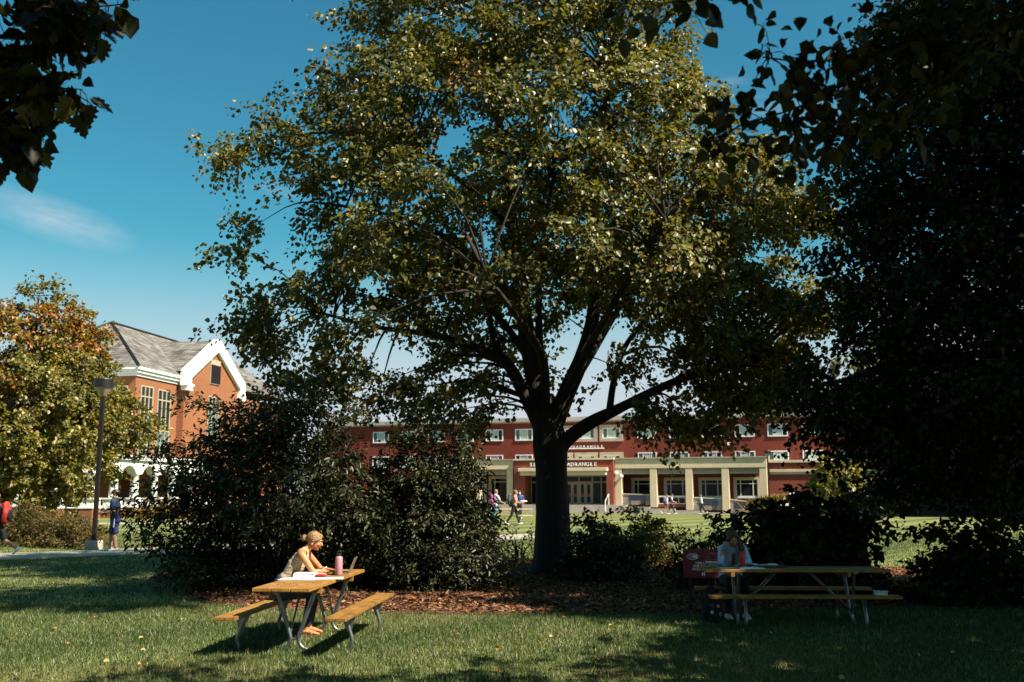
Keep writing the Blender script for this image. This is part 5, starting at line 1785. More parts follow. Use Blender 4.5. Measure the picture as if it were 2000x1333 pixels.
def maple_patch(col, pos, ci, centres):
    C = np.array([tuple(c) for c in centres])
    hot = np.zeros(len(C), bool)
    hot[RNG.choice(len(C), 16, replace=False)] = True
    m_ = hot[ci] & (RNG.random(len(ci)) < .30)
    col[m_] = palette(int(m_.sum()), [(.34, .13, .02), (.42, .20, .03)], [1, 1], .2)
    # the right hand side turns yellow first
    y_ = (RNG.random(len(ci)) < np.clip((pos[:, 0] - MX - 1) / 12, 0, .35))
    col[y_] = palette(int(y_.sum()), [(.19, .155, .025), (.24, .16, .02)], [2, 1], .2)
    return col


lb = MB()
finish_tree(maple, lb, limbs, cen, (MX, MY, 7), 300, .80, .40, .104, .92, [(.085, .10, .022), (.14, .142, .034), (.215, .19, .055), (.30, .20, .05)], [5, 5, 4, 1.3], 'leaf', 'bark', .03, 8, .3, .12, maple_patch, 2)

# ---- dark tree at the right edge
dark = empty('dark_tree', (0, 0, 0), 0, 'dense dark tree in shadow filling the right edge of the picture', 'tree')
DX, DY = 9.5, 16.9
tk = MB()
limbs = []
for i, l in enumerate([
    [(DX, DY, -.1, .42), (DX, DY, .5, .32), (DX - .05, DY, 2.2, .28), (DX - .1, DY, 5, .22), (DX, DY, 9, .12), (DX + .1, DY, 12, .04)],
    [(DX, DY, 2.6, .16), (DX - 1.2, DY - .3, 3.6, .12), (DX - 2.6, DY - .4, 4.0, .08), (DX - 4.2, DY - .5, 3.6, .03)],
    [(DX, DY, 3.2, .15), (DX - .8, DY - 1.5, 4.6, .11), (DX - 1.8, DY - 3.2, 5.4, .05)],
    [(DX, DY, 4.2, .13), (DX + 1.5, DY - .8, 6, .09), (DX + 3.4, DY - 1.0, 7, .04)],
    [(DX, DY, 5.2, .13), (DX - 1.6, DY + .6, 7, .09), (DX - 3.4, DY + .6, 8.2, .04)],
    [(DX, DY, 6.5, .12), (DX - 1.0, DY - 1.2, 9, .08), (DX - 2.4, DY - 2.2, 11, .03)],
    [(DX, DY, 4.0, .13), (DX + .4, DY + 2.0, 6.0, .09), (DX + .6, DY + 3.6, 8, .04)],
]):
    P, rad = bark_tube(tk, l, 9, .06, 5, i)
    limbs += list(zip(P, rad))
tk.build('trunk', M['bark'], dark, smooth=True)
rd = profile([(2.0, 1.5), (2.6, 4.2), (4, 4.7), (5, 4.5), (7, 4.0), (9, 3.5), (10.5, 3.0), (12, .8)])


def dark_env(p):
    dx, dy = p.x - DX, p.y - DY
    r_ = math.hypot(dx, dy)
    R_ = rd(p.z) * (1 + .16 * mnoise.noise(Vector((dx * .5, dy * .5, p.z * .5 + 9)))) - .3
    if R_ < .3 or r_ > R_: return None
    if p.z < 4.4 - .42 * r_: return None
    if r_ > R_ * (1 - .30 * abs(dy) / max(r_, .01)): return None
    return 1 - r_ / R_


cen = spread_clumps(430, dark_env, (DX - 5.4, DY - 5.2, 2), (DX + 5.4, DY + 5.2, 17.5), .56, .36, .4, 8, .35)
for px, py in ((1590, 770), (1615, 795), (1640, 815), (1680, 830), (1620, 760), (1600, 730), (1660, 790), (1710, 800), (1750, 840)) + tuple((px, py) for px in range(1725, 2030, 42) for py in (770, 825, 880, 930)):
    cen.append(at(px, py, DY - .6 + random.uniform(-.6, .6)))
RNG = np.random.default_rng(6)
lb = MB()
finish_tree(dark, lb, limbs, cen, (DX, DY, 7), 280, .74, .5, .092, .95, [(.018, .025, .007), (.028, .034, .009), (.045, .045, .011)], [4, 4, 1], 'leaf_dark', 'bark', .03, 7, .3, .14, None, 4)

# ---- shade trees just outside the frame on the right: they throw the shade over the second table
shade = empty('shade_tree', (0, 0, 0), 0, 'tall broad tree just beyond the right edge that shades the second table', 'tree')
HX, HY = 13.2, 12.6
tk = MB()
limbs = []
for i, l in enumerate([[(HX, HY, -.1, .5), (HX, HY, 1, .38), (HX, HY, 5, .3), (HX + .2, HY, 10, .16), (HX, HY, 14, .05)],
                       [(HX, HY, 4, .18), (HX - 2, HY + .5, 6, .12), (HX - 4, HY + 1, 7, .04)], [(HX, HY, 5, .18), (HX + 2, HY - 1, 8, .1), (HX + 3.5, HY - 2, 10, .04)],
                       [(HX, HY, 7, .16), (HX - 1, HY + 2.4, 10, .1), (HX - 2, HY + 4, 12, .04)], [(HX, HY, 7, .16), (HX - 1.6, HY - 2, 10, .1), (HX - 2, HY - 3.4, 13, .04)]]):
    P, rad = bark_tube(tk, l, 8, .05, 4, i)
    limbs += list(zip(P, rad))
tk.build('trunk', M['bark'], shade, smooth=True)
rs_ = profile([(3, 2.5), (4.5, 3.8), (8, 4.2), (11, 4.1), (12.5, 3.4), (14, 1.8), (14.6, .5)])


def shade_env(p):
    dx, dy = p.x - HX, p.y - HY
    r_ = math.hypot(dx, dy)
    R_ = rs_(p.z)
    return None if r_ > R_ else 1 - r_ / max(R_, .1)


cen = spread_clumps(300, shade_env, (HX - 5.6, HY - 5.6, 3), (HX + 5.6, HY + 5.6, 14.6), .78, 0, .4, 12, .3)
RNG = np.random.default_rng(8)
lb = MB()
finish_tree(shade, lb, limbs, cen, (HX, HY, 9), 95, 1.0, .5, .24, .9, [(.035, .05, .014), (.05, .06, .016)], [1, 1], 'leaf_dark', 'bark', .04, 6, .25, .16, None, 5)


tall = empty('shade_tree', (0, 0, 0), 0, 'added unseen tree beyond the right edge, crowns placed to shade lawn and shrub', 'tree')  # added out of view; its separate crowns are placed to throw shade
GX, GY = 11.4, 10.2
tk = MB()
limbs = []
for i, l in enumerate([[(GX, GY, -.1, .5), (GX, GY, 1, .38), (GX, GY, 9, .28), (GX, GY, 14, .18), (GX, GY, 20, .04)], [(GX, GY, 12, .14), (GX - 1.2, GY - .3, 15.5, .09), (8.8, 9.2, 18.2, .04)], [(GX, GY, 11, .12), (GX + 1.2, GY - .8, 14, .07), (GX + 2, GY - 1.4, 16, .03)]]):
    P, rad = bark_tube(tk, l, 8, .05, 4, i)
    limbs += list(zip(P, rad))
tk.build('trunk', M['bark'], tall, smooth=True)
cen = spread_clumps(45, lambda p: None if (p - Vector((8.5, 9.1, 19.2))).length > 1.7 else .5, (6.4, 7, 17), (10.6, 11.2, 21.4), .66, 0, .4, 18, .2)
cen += spread_clumps(75, lambda p: None if (p - Vector((11.1, 7.3, 7.8))).length > 2.6 else .5, (8.3, 4.5, 5.0), (13.9, 10.1, 10.6), .66, 0, .4, 19, .2)
RNG = np.random.default_rng(18)
lb = MB()
finish_tree(tall, lb, limbs, cen, (GX, GY, 15), 90, .9, .5, .22, .9, [(.035, .05, .014), (.05, .06, .016)], [1, 1], 'leaf_dark', 'bark', .04, 6, .25, .16, None, 5)
for i_, (x_, y_, r_) in enumerate(((-9.0, -4.0, 1.1), (-2.0, -9.0, 2.3), (6.5, -8.5, 4.0), (-15.5, 6.5, 5.1))):  # copies added out of view to block sky light and deepen the shade
    c_ = copy_tree(shade)
    c_.rotation_euler = (0, 0, r_)
    c_.location = Vector((x_, y_, 0)) - Matrix.Rotation(r_, 3, 'Z') @ Vector((HX, HY, 0))
    c_['label'] = ('added unseen tree behind the camera to the left, blocks sky light', 'added unseen tree straight behind the camera, blocks sky light', 'added unseen tree behind the camera to the right, blocks sky light', 'added unseen tree beyond the left edge of the lawn, blocks sky light')[i_]
    c_['group'] = 'unseen trees added to block sky light'
# ---- overhanging linden near the camera at the right, its leaves seen one by one
def leaf_mesh_oval(name, L=1.0, W=.8, seed=0):
    rnd = random.Random(seed)
    n = 7
    vs = [(0, 0, 0)]
    for i in range(1, n):
        t_ = i / n
        vs.append((t_ * L, 0, -.10 * t_ * t_ * L))
    vs.append((L, 0, -.14 * L))
    fs = []
    for s in (-1, 1):
        b0 = len(vs)
        for i in range(1, n):
            t_ = i / n
            w = W * .5 * (math.sin(PI * min(1, t_ ** .75)) ** .75) * (1 + .05 * rnd.uniform(-1, 1))
            vs.append((t_ * L - .04 * L, s * w, .10 * w - .10 * t_ * t_ * L + .015 * rnd.uniform(-1, 1)))
        tri = [(0, 1, b0)] + [(i, i + 1, b0 + i, b0 + i - 1) for i in range(1, n - 1)] + [(n - 1, n, b0 + n - 2)]
        fs += tri if s < 0 else [tuple(reversed(f)) for f in tri]
    vs += [(-.32 * L, -.012, .02), (-.32 * L, .012, .02), (.0, .012, .0), (.0, -.012, .0)]
    k_ = len(vs)
    fs.append((k_ - 4, k_ - 1, k_ - 2, k_ - 3))
    return vs, fs


def leaf_mesh_lobed(seed=0):
    """five lobed maple or oak like leaf, fan from the midrib"""
    rnd = random.Random(seed)
    out = [(0.0, .03), (-.02, .20), (.10, .26), (.06, .42), (.22, .38), (.30, .52), (.38, .40), (.44, .27), (.58, .42), (.66, .32), (.64, .18), (.80, .20), (.86, .10), (1.0, 0.0)]
    vs = [(x, s * y * .95, .10 * y - .12 * x * x + .012 * rnd.uniform(-1, 1)) for s in (1, -1) for x, y in out]
    n = len(out)
    mid = len(vs)
    vs += [(x, 0, -.12 * x * x) for x in (0, .12, .28, .42, .60, .78)]
    mids = [0, 0, 1, 1, 2, 2, 3, 3, 4, 4, 4, 5, 5, 5]
    fs = []
    for s in (0, 1):
        for i in range(n - 1):
            a, b = s * n + i, s * n + i + 1
            ma, mb_ = mid + mids[i], mid + mids[i + 1]
            f = (ma, a, b) if ma == mb_ else (ma, a, b, mb_)
            fs.append(tuple(reversed(f)) if s == 0 else f)
    vs += [(-.4, -.012, .03), (-.4, .012, .03), (0, .012, 0), (0, -.012, 0)]
    k_ = len(vs)
    fs.append((k_ - 4, k_ - 1, k_ - 2, k_ - 3))
    return vs, fs


def leaf_data(name, vf, mat):
    me = bpy.data.meshes.new(name)
    me.from_pydata(vf[0], [], vf[1])
    me.materials.append(mat)
    me.update()
    return me


mk('leaf_green_a', (.022, .028, .008), (.016, .021, .006), 5, .5)
mk('leaf_green_b', (.032, .036, .009), (.024, .027, .007), 5, .5)
mk('leaf_olive', (.085, .075, .016), (.065, .056, .012), 5, .45)
for nm_ in ('leaf_green_a', 'leaf_green_b', 'leaf_olive'):
    m = M[nm_]
    t = m.node_tree
    tr = t.nodes.new('ShaderNodeBsdfTranslucent')
    tr.inputs[0].default_value = (.055, .055, .008, 1)
    ms = t.nodes.new('ShaderNodeMixShader'); ms.inputs[0].default_value = .25
    po_ = t.nodes['Principled BSDF']
    t.links.new(po_.outputs[0], ms.inputs[1]); t.links.new(tr.outputs[0], ms.inputs[2]); t.links.new(ms.outputs[0], t.nodes['Material Output'].inputs[0])
OVAL = [leaf_data('leaf', leaf_mesh_oval('leaf', 1, .62 + .12 * i, i), M[('leaf_green_a', 'leaf_green_b', 'leaf_green_a')[i]]) for i in range(3)]
LOBE = [leaf_data('leaf', leaf_mesh_lobed(i), M[('leaf_green_a', 'leaf_green_b', 'leaf_olive')[i]]) for i in range(3)]


def leafy_branch(root, pts, leafset, size, n, jit, hang=.5, seed=0, fill=0, ratio=.75, cols=((.014, .018, .005), (.022, .026, .006))):
    """a branch given in picture points (px, py, depth): single leaves on side twigs, plus a smaller filling of leaves near its foot"""
    rnd = random.Random(seed)
    pl3 = [(*at(px, py, Y), r_) for px, py, Y, r_ in pts]
    P, rad = smooth_line(pl3, 6)
    mb = MB().loft(P, rad, n=6, side=(.2, 1, .1))
    tot = len(P) - 1
    spots = []
    tips = []
    for i in range(max(4, n // 3)):                      # side twigs, leaves sit in threes along them
        u = (.05 + .95 * rnd.random() ** .75) * tot
        a_ = int(u)
        q = P[a_].lerp(P[min(a_ + 1, tot)], u - a_)
        d_ = Vector((rnd.gauss(0, 1), rnd.gauss(0, .7), rnd.gauss(-.35, .8))).normalized()
        ln = jit * rnd.uniform(.8, 2.4)
        m1 = q + d_ * ln * .5 + Vector((0, 0, .08 * ln))
        e = q + d_ * ln + Vector((0, 0, -.12 * ln))
        mb.loft([q, m1, e], [.004, .003, .0018], n=4, round_ends=False)
        for k_ in range(3):
            t_ = (.45, .75, 1.0)[k_]
            b_ = q.lerp(m1, t_ * 2) if t_ < .5 else m1.lerp(e, (t_ - .5) * 2)
            dl = (d_ + Vector((rnd.gauss(0, .7), rnd.gauss(0, .7), rnd.gauss(-hang, .4)))).normalized()
            spots.append((b_, dl))
    rnd.shuffle(spots)
    br_ = mb.build('branch', M['bark'], root, smooth=True)
    for b_, dl in spots[:n]:
        o_ = bpy.data.objects.new('leaf', leafset[rnd.choice((0, 0, 1, 2))])
        link(o_, br_)
        s_ = size * rnd.uniform(.6, 1.25)
        o_.scale = (s_, s_, s_)
        rm = dl.to_track_quat('X', 'Z') @ Matrix.Rotation(rnd.gauss(0, .6), 3, 'X').to_quaternion()
        o_.rotation_mode = 'QUATERNION'
        o_.rotation_quaternion = rm
        o_.location = b_ + dl * (.32 * s_)
    if fill:
        g_ = np.random.default_rng(seed)
        idx = (g_.random(fill) ** 1.25 * tot * .98).astype(int)
        pos = np.array([tuple(P[i]) for i in idx]) + np.clip(g_.normal(size=(fill, 3)), -1.6, 1.6) * jit * 1.0
        ax = g_.normal(size=(fill, 3)); ax[:, 2] -= hang
        nm = g_.normal(size=(fill, 3)) * .7; nm[:, 2] += .7
        cc = np.array(cols)[g_.integers(0, len(cols), fill)]
        f_ = leaves('foliage', pos, ax, nm, size * (.6 + .6 * g_.random(fill)), ratio, cc, M['leaf_dark'], br_)
        f_['kind'] = 'stuff'
    return br_


lin = empty('linden_tree', (0, 0, 0), 0, 'overhanging tree with large oval dark leaves at the upper right', 'tree')
NX, NY = 7.4, 4.9
tk = MB()
limbs = []
for i, l in enumerate([[(NX, NY, -.1, .34), (NX, NY, 1, .26), (NX, NY, 4, .2), (NX, NY, 8.6, .05)],
                       [(NX, NY, 3.2, .14), (NX - 1.8, NY + .2, 4.6, .09), (NX - 3.4, NY + .5, 5.0, .05), (NX - 4.6, NY + .6, 4.8, .02)],
                       [(NX, NY, 4, .12), (NX + .4, NY + 1.6, 6, .08), (NX + .4, NY + 2.6, 7, .03)], [(NX, NY, 4, .12), (NX - .8, NY - 1.6, 6, .08), (NX - 1.4, NY - 2.6, 7, .03)]]):
    P, rad = bark_tube(tk, l, 8, .05, 4, i)
    limbs += list(zip(P, rad))
tk.build('trunk', M['bark'], lin, smooth=True)
rl_ = profile([(4.2, 1.0), (5, 2.2), (6.5, 2.7), (8, 2.2), (8.8, .6)])


def lin_env(p):
    dx, dy = p.x - NX, p.y - NY
    r_ = math.hypot(dx, dy)
    R_ = rl_(p.z)
    return None if r_ > R_ else 1 - r_ / max(R_, .1)


cen = spread_clumps(95, lin_env, (NX - 3.4, NY - 3.4, 4.2), (NX + 3.4, NY + 3.4, 9.2), .7, 0, .4, 14, .3)
cen += spread_clumps(75, lambda p: None if math.hypot(p.x - 3.9, p.y - 4.6) > 2.5 or p.z < 2.5 + .6 * p.y else .5, (1.2, 2.0, 5.2), (6.4, 7.2, 8.6), .62, 0, .4, 15, .1)  # clumps added overhead, out of view, to shade the linden leaves below
RNG = np.random.default_rng(9)
lb = MB()
finish_tree(lin, lb, limbs, cen, (NX, NY, 6), 85, .8, .5, .17, .85, [(.035, .05, .012), (.05, .06, .014)], [1, 1], 'leaf_dark', 'bark', .03, 6, .25, .14, None, 6)
for i, (pts, n, jit, fill) in enumerate([
    ([(2010, 40, 5.9, .03), (1860, 60, 5.9, .022), (1720, 95, 5.9, .014), (1590, 120, 5.9, .008), (1490, 112, 5.9, .004)], 66, .13, 210),
    ([(1800, 70, 5.8, .016), (1680, 140, 5.7, .012), (1570, 205, 5.7, .007), (1450, 245, 5.7, .004), (1385, 275, 5.7, .003)], 72, .11, 200),
    ([(1850, 90, 6.0, .016), (1740, 200, 6.0, .010), (1620, 265, 6.0, .006), (1530, 310, 6.0, .003)], 54, .12, 200),
    ([(2010, -20, 6.2, .03), (1880, 0, 6.2, .02), (1770, 35, 6.2, .01), (1690, 60, 6.2, .005)], 30, .13, 160),
    ([(1950, 60, 5.7, .02), (1840, 160, 5.7, .012), (1740, 260, 5.7, .007)], 18, .14, 120),
    ([(1800, -190, 5.2, .02), (1560, -70, 5.3, .013), (1400, -12, 5.3, .008), (1280, 8, 5.3, .004), (1180, 5, 5.3, .003)], 57, .09, 40),
]):
    leafy_branch(lin, pts, OVAL, .105, n, jit, hang=.6, seed=20 + i, fill=fill)

oak = empty('oak_tree', (0, 0, 0), 0, 'overhanging tree with jagged lobed leaves at the upper left corner', 'tree')
KX, KY = -6.6, 5.2
tk = MB()
bark_tube(tk, [(KX, KY, -.1, .36), (KX, KY, 1, .28), (KX, KY, 4, .22), (KX + .2, KY, 8, .08)], 9, .06, 5, 1)
bark_tube(tk, [(KX, KY, 3.4, .14), (KX + 1.2, KY + .8, 4.6, .09), (KX + 2.2, KY + 1.5, 5.0, .05)], 8, .05, 5, 2)
tk.build('trunk', M['bark'], oak, smooth=True)
ok_c = spread_clumps(55, lambda p: None if (p - Vector((-1.5, 5.6, 7.3))).length > 2.1 or p.z < 2.6 + .6 * p.y else .5, (-3.8, 3.4, 5.2), (.8, 7.8, 9.4), .6, 0, .4, 4, .1)  # unseen crown part added overhead to keep sun off the lobed leaves
ok_c += spread_clumps(60, lambda p: None if (p - Vector((KX - .6, KY - .8, 7))).length > 2.8 else .5, (KX - 3.6, KY - 3.6, 4.6), (KX + 2.2, KY + 1.0, 9.6), .7, 0, .4, 3, .1)
lb = MB()
RNG = np.random.default_rng(10)
finish_tree(oak, lb, [(Vector((KX, KY, z)), .15) for z in np.linspace(4, 8, 12)], ok_c, (KX, KY, 7), 60, .8, .5, .16, .85, [(.04, .05, .012), (.06, .06, .014)], [1, 1], 'leaf_dark', 'bark', .03, 6, .25, .14, None, 7)
for i, (pts, n, jit) in enumerate([
    ([(-80, -60, 6.6, .03), (60, 10, 6.6, .015), (150, 15, 6.6, .008), (250, 8, 6.6, .004)], 72, .08),
    ([(-80, 60, 6.8, .03), (40, 75, 6.8, .014), (110, 60, 6.8, .006), (155, 45, 6.8, .004)], 66, .09),
    ([(-90, 110, 6.5, .02), (20, 120, 6.5, .012), (80, 165, 6.5, .006), (160, 175, 6.5, .003)], 66, .075),
    ([(-90, 170, 6.9, .02), (0, 200, 6.9, .010), (50, 220, 6.9, .006), (90, 240, 6.9, .003)], 57, .09),
    ([(-80, 230, 6.6, .02), (0, 250, 6.6, .008), (30, 275, 6.6, .004), (42, 310, 6.6, .003)], 36, .06),
]):
    leafy_branch(oak, pts, LOBE, .16, n, jit, hang=.6, seed=40 + i, fill=70, ratio=.9)

# ---- autumn tree at the left
aut = empty('autumn_tree', (0, 0, 0), 0, 'rounded tree turning gold and orange at the left edge', 'tree')
AXX, AYY = at(45, 990, 41).x, 41.0
tk = MB()
limbs = []
g0 = gz(0, 41)
for i, l in enumerate([[(AXX, AYY, g0 - .1, .3), (AXX, AYY, g0 + .6, .22), (AXX, AYY, 3, .18), (AXX, AYY, 6, .12), (AXX, AYY, 10, .03)],
                       [(AXX, AYY, 2.2, .12), (AXX + 1.6, AYY - .6, 3.4, .07), (AXX + 3, AYY - .8, 3.6, .03)], [(AXX, AYY, 2.6, .12), (AXX + .4, AYY - 1.8, 4.2, .07), (AXX + .6, AYY - 3, 5, .03)],
                       [(AXX, AYY, 3.6, .12), (AXX + 1.6, AYY + .6, 6, .06), (AXX + 2.4, AYY + .8, 7.4, .03)], [(AXX, AYY, 3.4, .12), (AXX - 1.8, AYY - .6, 5, .06), (AXX - 3, AYY - .8, 6, .03)]]):
    P, rad = bark_tube(tk, l, 8, .05, 4, i)
    limbs += list(zip(P, rad))
tk.build('trunk', M['bark'], aut, smooth=True)
ra_ = profile([(1.3, 1.6), (2.2, 3.4), (3.2, 4.2), (4.6, 4.7), (5.4, 4.2), (6.6, 3.4), (8.6, 2.9), (9.6, 1.7), (10.4, .8), (10.9, .1)])


def aut_env(p):
    dx, dy = p.x - AXX, p.y - AYY
    r_ = math.hypot(dx, dy)
    R_ = ra_(p.z) * (1 + .14 * mnoise.noise(Vector((dx * .5, dy * .5, p.z * .5)))) - .2
    if R_ < .2 or r_ > R_: return None
    if dy > 3.0: return None
    return 1 - r_ / R_


cen = spread_clumps(380, aut_env, (AXX - 5.2, AYY - 5.5, 1.4), (AXX + 5.6, AYY + 3, 11.4), .55, .34, .45, 5, .6)
RNG = np.random.default_rng(12)


def aut_patch(col, pos, ci, centres):
    C = np.array([tuple(c) for c in centres])
    h = np.array([mnoise.noise(Vector(c) * .42 + Vector((4, 2, 1))) for c in C])
    hot = (h + np.clip((C[:, 2] - 6) / 14, -.1, .3) - .05 * np.abs(C[:, 2] - 8.2) > .30)
    m_ = hot[ci] & (RNG.random(len(ci)) < .6)
    col[m_] = palette(int(m_.sum()), [(.40, .13, .018), (.36, .17, .025), (.30, .18, .03)], [2, 2, 1], .25)
    return col


lb = MB()
finish_tree(aut, lb, limbs, cen, (AXX, AYY, 5), 185, .62, .6, .135, .9, [(.235, .195, .034), (.18, .17, .034), (.30, .22, .034), (.13, .135, .03)], [4, 3, 2, 2], 'leaf', 'bark', .03, 7, .3, .14, aut_patch, 7)


# ------------------------------------------------------------------ shrubs
def shrub(name, label, base, rx, ry, h, nclump, nleaf, spread, flat, size, ratio, cols, wts, mind=.3, low=.15, stems=7, leafmat='leaf', env=None, seed=0, hole=.3, cat='shrub', group=None, bark='bark', droop=.3, extra=(), twigs=6, shell=.6, patch=None, z0=None, jit=.12):
    global RNG
    RNG = np.random.default_rng(100 + seed)
    rnd = random.Random(seed)
    root = empty(name, (0, 0, 0), 0, label, cat, group)
    bx_, by_ = base
    zb = gz(bx_, by_) if z0 is None else z0

    def default_env(p):
        q = Vector(((p.x - bx_) / rx, (p.y - by_) / ry, (p.z - zb - low * h) / (h * (1 - low))))
        if q.z < 0: return None
        r_ = math.sqrt(q.x ** 2 + q.y ** 2 + q.z ** 2) / (1 + .20 * mnoise.noise(Vector((p.x * .9, p.y * .9, p.z * .9 + seed))))
        return None if r_ > 1 else 1 - r_
    env = env or default_env
    cen = spread_clumps(nclump, env, (bx_ - rx * 1.2, by_ - ry * 1.2, zb), (bx_ + rx * 1.2, by_ + ry * 1.2, zb + h * 1.15), mind, hole, 1.1 / max(rx, .8), seed, shell)
    cen += [Vector(e) for e in extra]
    mb = MB()
    limbs = []
    for i in range(stems):
        a = 2 * PI * i / stems + rnd.uniform(-.3, .3)
        k_ = rnd.uniform(.35, .75)
        P, rad = bark_tube(mb, [(bx_ + .1 * math.cos(a), by_ + .1 * math.sin(a), zb - .05, .02 + .012 * h), (bx_ + rx * .25 * math.cos(a), by_ + ry * .25 * math.sin(a), zb + h * .35, .016 + .008 * h), (bx_ + rx * k_ * math.cos(a), by_ + ry * k_ * math.sin(a), zb + h * rnd.uniform(.55, .85), .008)], 6, .05, 4, i)
        limbs += list(zip(P, rad))
    finish_tree(root, mb, limbs, cen, (bx_, by_, zb + h * .4), nleaf, spread, flat, size, ratio, cols, wts, leafmat, bark, .018, twigs, droop, jit, patch, seed, .6, .25, 'foliage')
    return root


# broad layered shrub behind the sunlit table
ex = [at(px, py, 18.9 + random.uniform(-.6, .6)) for px, py in ((405, 785), (430, 800), (460, 800), (340, 870), (300, 890), (330, 880), (290, 960), (320, 950), (270, 1000), (300, 1010), (340, 1000), (360, 1070), (390, 1085), (340, 1060), (310, 1040), (610, 775), (640, 785), (580, 795), (540, 800), (680, 800), (420, 1110), (450, 1130), (380, 900), (420, 930), (360, 940), (400, 990), (440, 1020), (420, 1060), (470, 1080), (410, 860), (450, 830), (480, 870), (440, 900), (470, 960), (390, 1040))]
sh1x = at(560, 965, 19.2).x
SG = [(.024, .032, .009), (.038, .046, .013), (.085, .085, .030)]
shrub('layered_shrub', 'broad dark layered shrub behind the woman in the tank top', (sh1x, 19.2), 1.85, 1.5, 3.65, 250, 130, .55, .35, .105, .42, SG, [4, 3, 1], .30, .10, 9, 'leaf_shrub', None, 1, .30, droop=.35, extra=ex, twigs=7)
ex = [at(px, py, 18.7 + random.uniform(-.4, .4)) for px, py in ((880, 965), (860, 940), (830, 930), (800, 1070), (840, 1090), (870, 1060), (900, 1010), (940, 1020), (945, 1045), (950, 1085), (915, 940), (900, 880), (880, 850), (860, 840), (925, 900))]
sh2x = at(832, 965, 19.2).x
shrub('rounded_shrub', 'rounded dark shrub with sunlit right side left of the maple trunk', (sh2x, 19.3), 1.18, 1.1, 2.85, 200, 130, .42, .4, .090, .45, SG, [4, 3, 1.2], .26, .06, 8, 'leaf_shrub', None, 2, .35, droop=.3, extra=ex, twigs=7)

YG = [(.19, .175, .04), (.26, .205, .045), (.12, .13, .03)]
DG = [(.028, .036, .010), (.042, .050, .014)]
q = at(1160, 965, 21.0)
shrub('low_shrub', 'dark leafy shrub just right of the maple trunk', (q.x, 20.6), .72, .6, 1.35, 46, 95, .34, .45, .10, .55, DG, [1, 1], .20, .05, 5, 'leaf', None, 3, .25, group='low shrubs in the mulch bed')
q = at(1232, 965, 25.0)
shrub('low_shrub', 'bright yellow green shrub between the maple trunk and the red sign', (q.x, 25.0), .95, .8, 1.35, 80, 110, .32, .6, .085, .6, YG + [(.26, .12, .02)], [3, 3, 2, .5], .18, .03, 7, 'leaf', None, 4, .3, group='low shrubs in the mulch bed')
q = at(1360, 965, 19.0)
ex = [at(px, py, 18.8) for px, py in ((1392, 1015), (1395, 1035), (1400, 1050), (1385, 1060), (1340, 1040), (1345, 1060), (1320, 1050))]
shrub('low_shrub', 'sparse reddish tipped shrub above the red sign', (q.x, 19.0), .62, .5, 1.05, 40, 60, .26, .7, .075, .55, DG + [(.10, .05, .025)], [2, 2, .6], .18, .05, 6, 'leaf', None, 5, .2, extra=ex, group='low shrubs in the mulch bed')
q = at(1580, 965, 18.0)
ex = [at(px, py, 17.8) for px, py in ((1450, 1015), (1470, 1005), (1490, 1010), (1440, 1040), (1480, 1050), (1690, 1020), (1700, 1035), (1560, 995), (1600, 990), (1620, 985))]
shrub('dark_shrub', 'large dark shrub with broad leaves behind the shaded table', (q.x, 18.0), 1.15, .9, 1.65, 110, 70, .42, .5, .125, .8, DG, [1, 1], .22, .03, 7, 'leaf_dark', None, 6, .25, extra=ex)
q = at(1905, 965, 17.0)
ex = [at(px, py, 16.9) for px, py in ((1800, 1035), (1830, 1030), (1860, 1030), (1900, 1025), (1930, 1018), (1960, 1015), (1985, 1022), (1850, 1045), (1950, 1035))]
shrub('dark_shrub', 'low dark shrub at the right edge below the dark tree', (q.x, 17.0), 1.1, .7, 1.15, 70, 80, .34, .5, .10, .75, DG, [1, 1], .2, .03, 6, 'leaf_dark', None, 7, .25, extra=ex)
q = at(1015, 965, 27)
shrub('young_shrub', 'thin young shrub left of the trunk foot on the sunny bed edge', (q.x, 26.0), .45, .4, .9, 14, 26, .28, .8, .08, .5, YG, [1, 1, 1], .18, .02, 6, 'leaf', None, 8, 0)

# golden mounds beside the left path
GM = [(.20, .135, .022), (.15, .115, .022), (.11, .095, .02), (.25, .15, .02)]
for i, (px, Y, rx, h, lab) in enumerate(((18, 34.4, 2.0, 1.45, 'golden mounded shrub at the left edge behind the path'), (95, 33.2, 1.5, 1.05, 'golden mounded shrub in the middle of the three by the left path'), (150, 32.6, 1.15, .95, 'golden mounded shrub next to the lamp post footing'))):
    q = at(px, 965, Y)
    shrub('mounded_shrub', lab, (q.x, Y), rx, 1.0, h, 150, 75, .30, .7, .085, .30, GM, [3, 3, 2, 1], .17, .0, 8, 'leaf', None, 10 + i, .45, group='golden mounded shrubs by the left path', droop=.2)
for i, px in enumerate((300, 325, 350)):
    q = at(px, 965, 62)
    shrub('yellow_shrub', ('yellow shrub under the arcade, left of three', 'yellow shrub under the arcade, middle of three', 'yellow shrub under the arcade, right of three')[i], (q.x, 62), .9, .7, 1.1, 22, 60, .4, .7, .16, .6, [(.30, .19, .025), (.22, .15, .025)], [1, 1], .3, .0, 4, 'leaf', None, 20 + i, 0, group='yellow shrubs under the arcade')

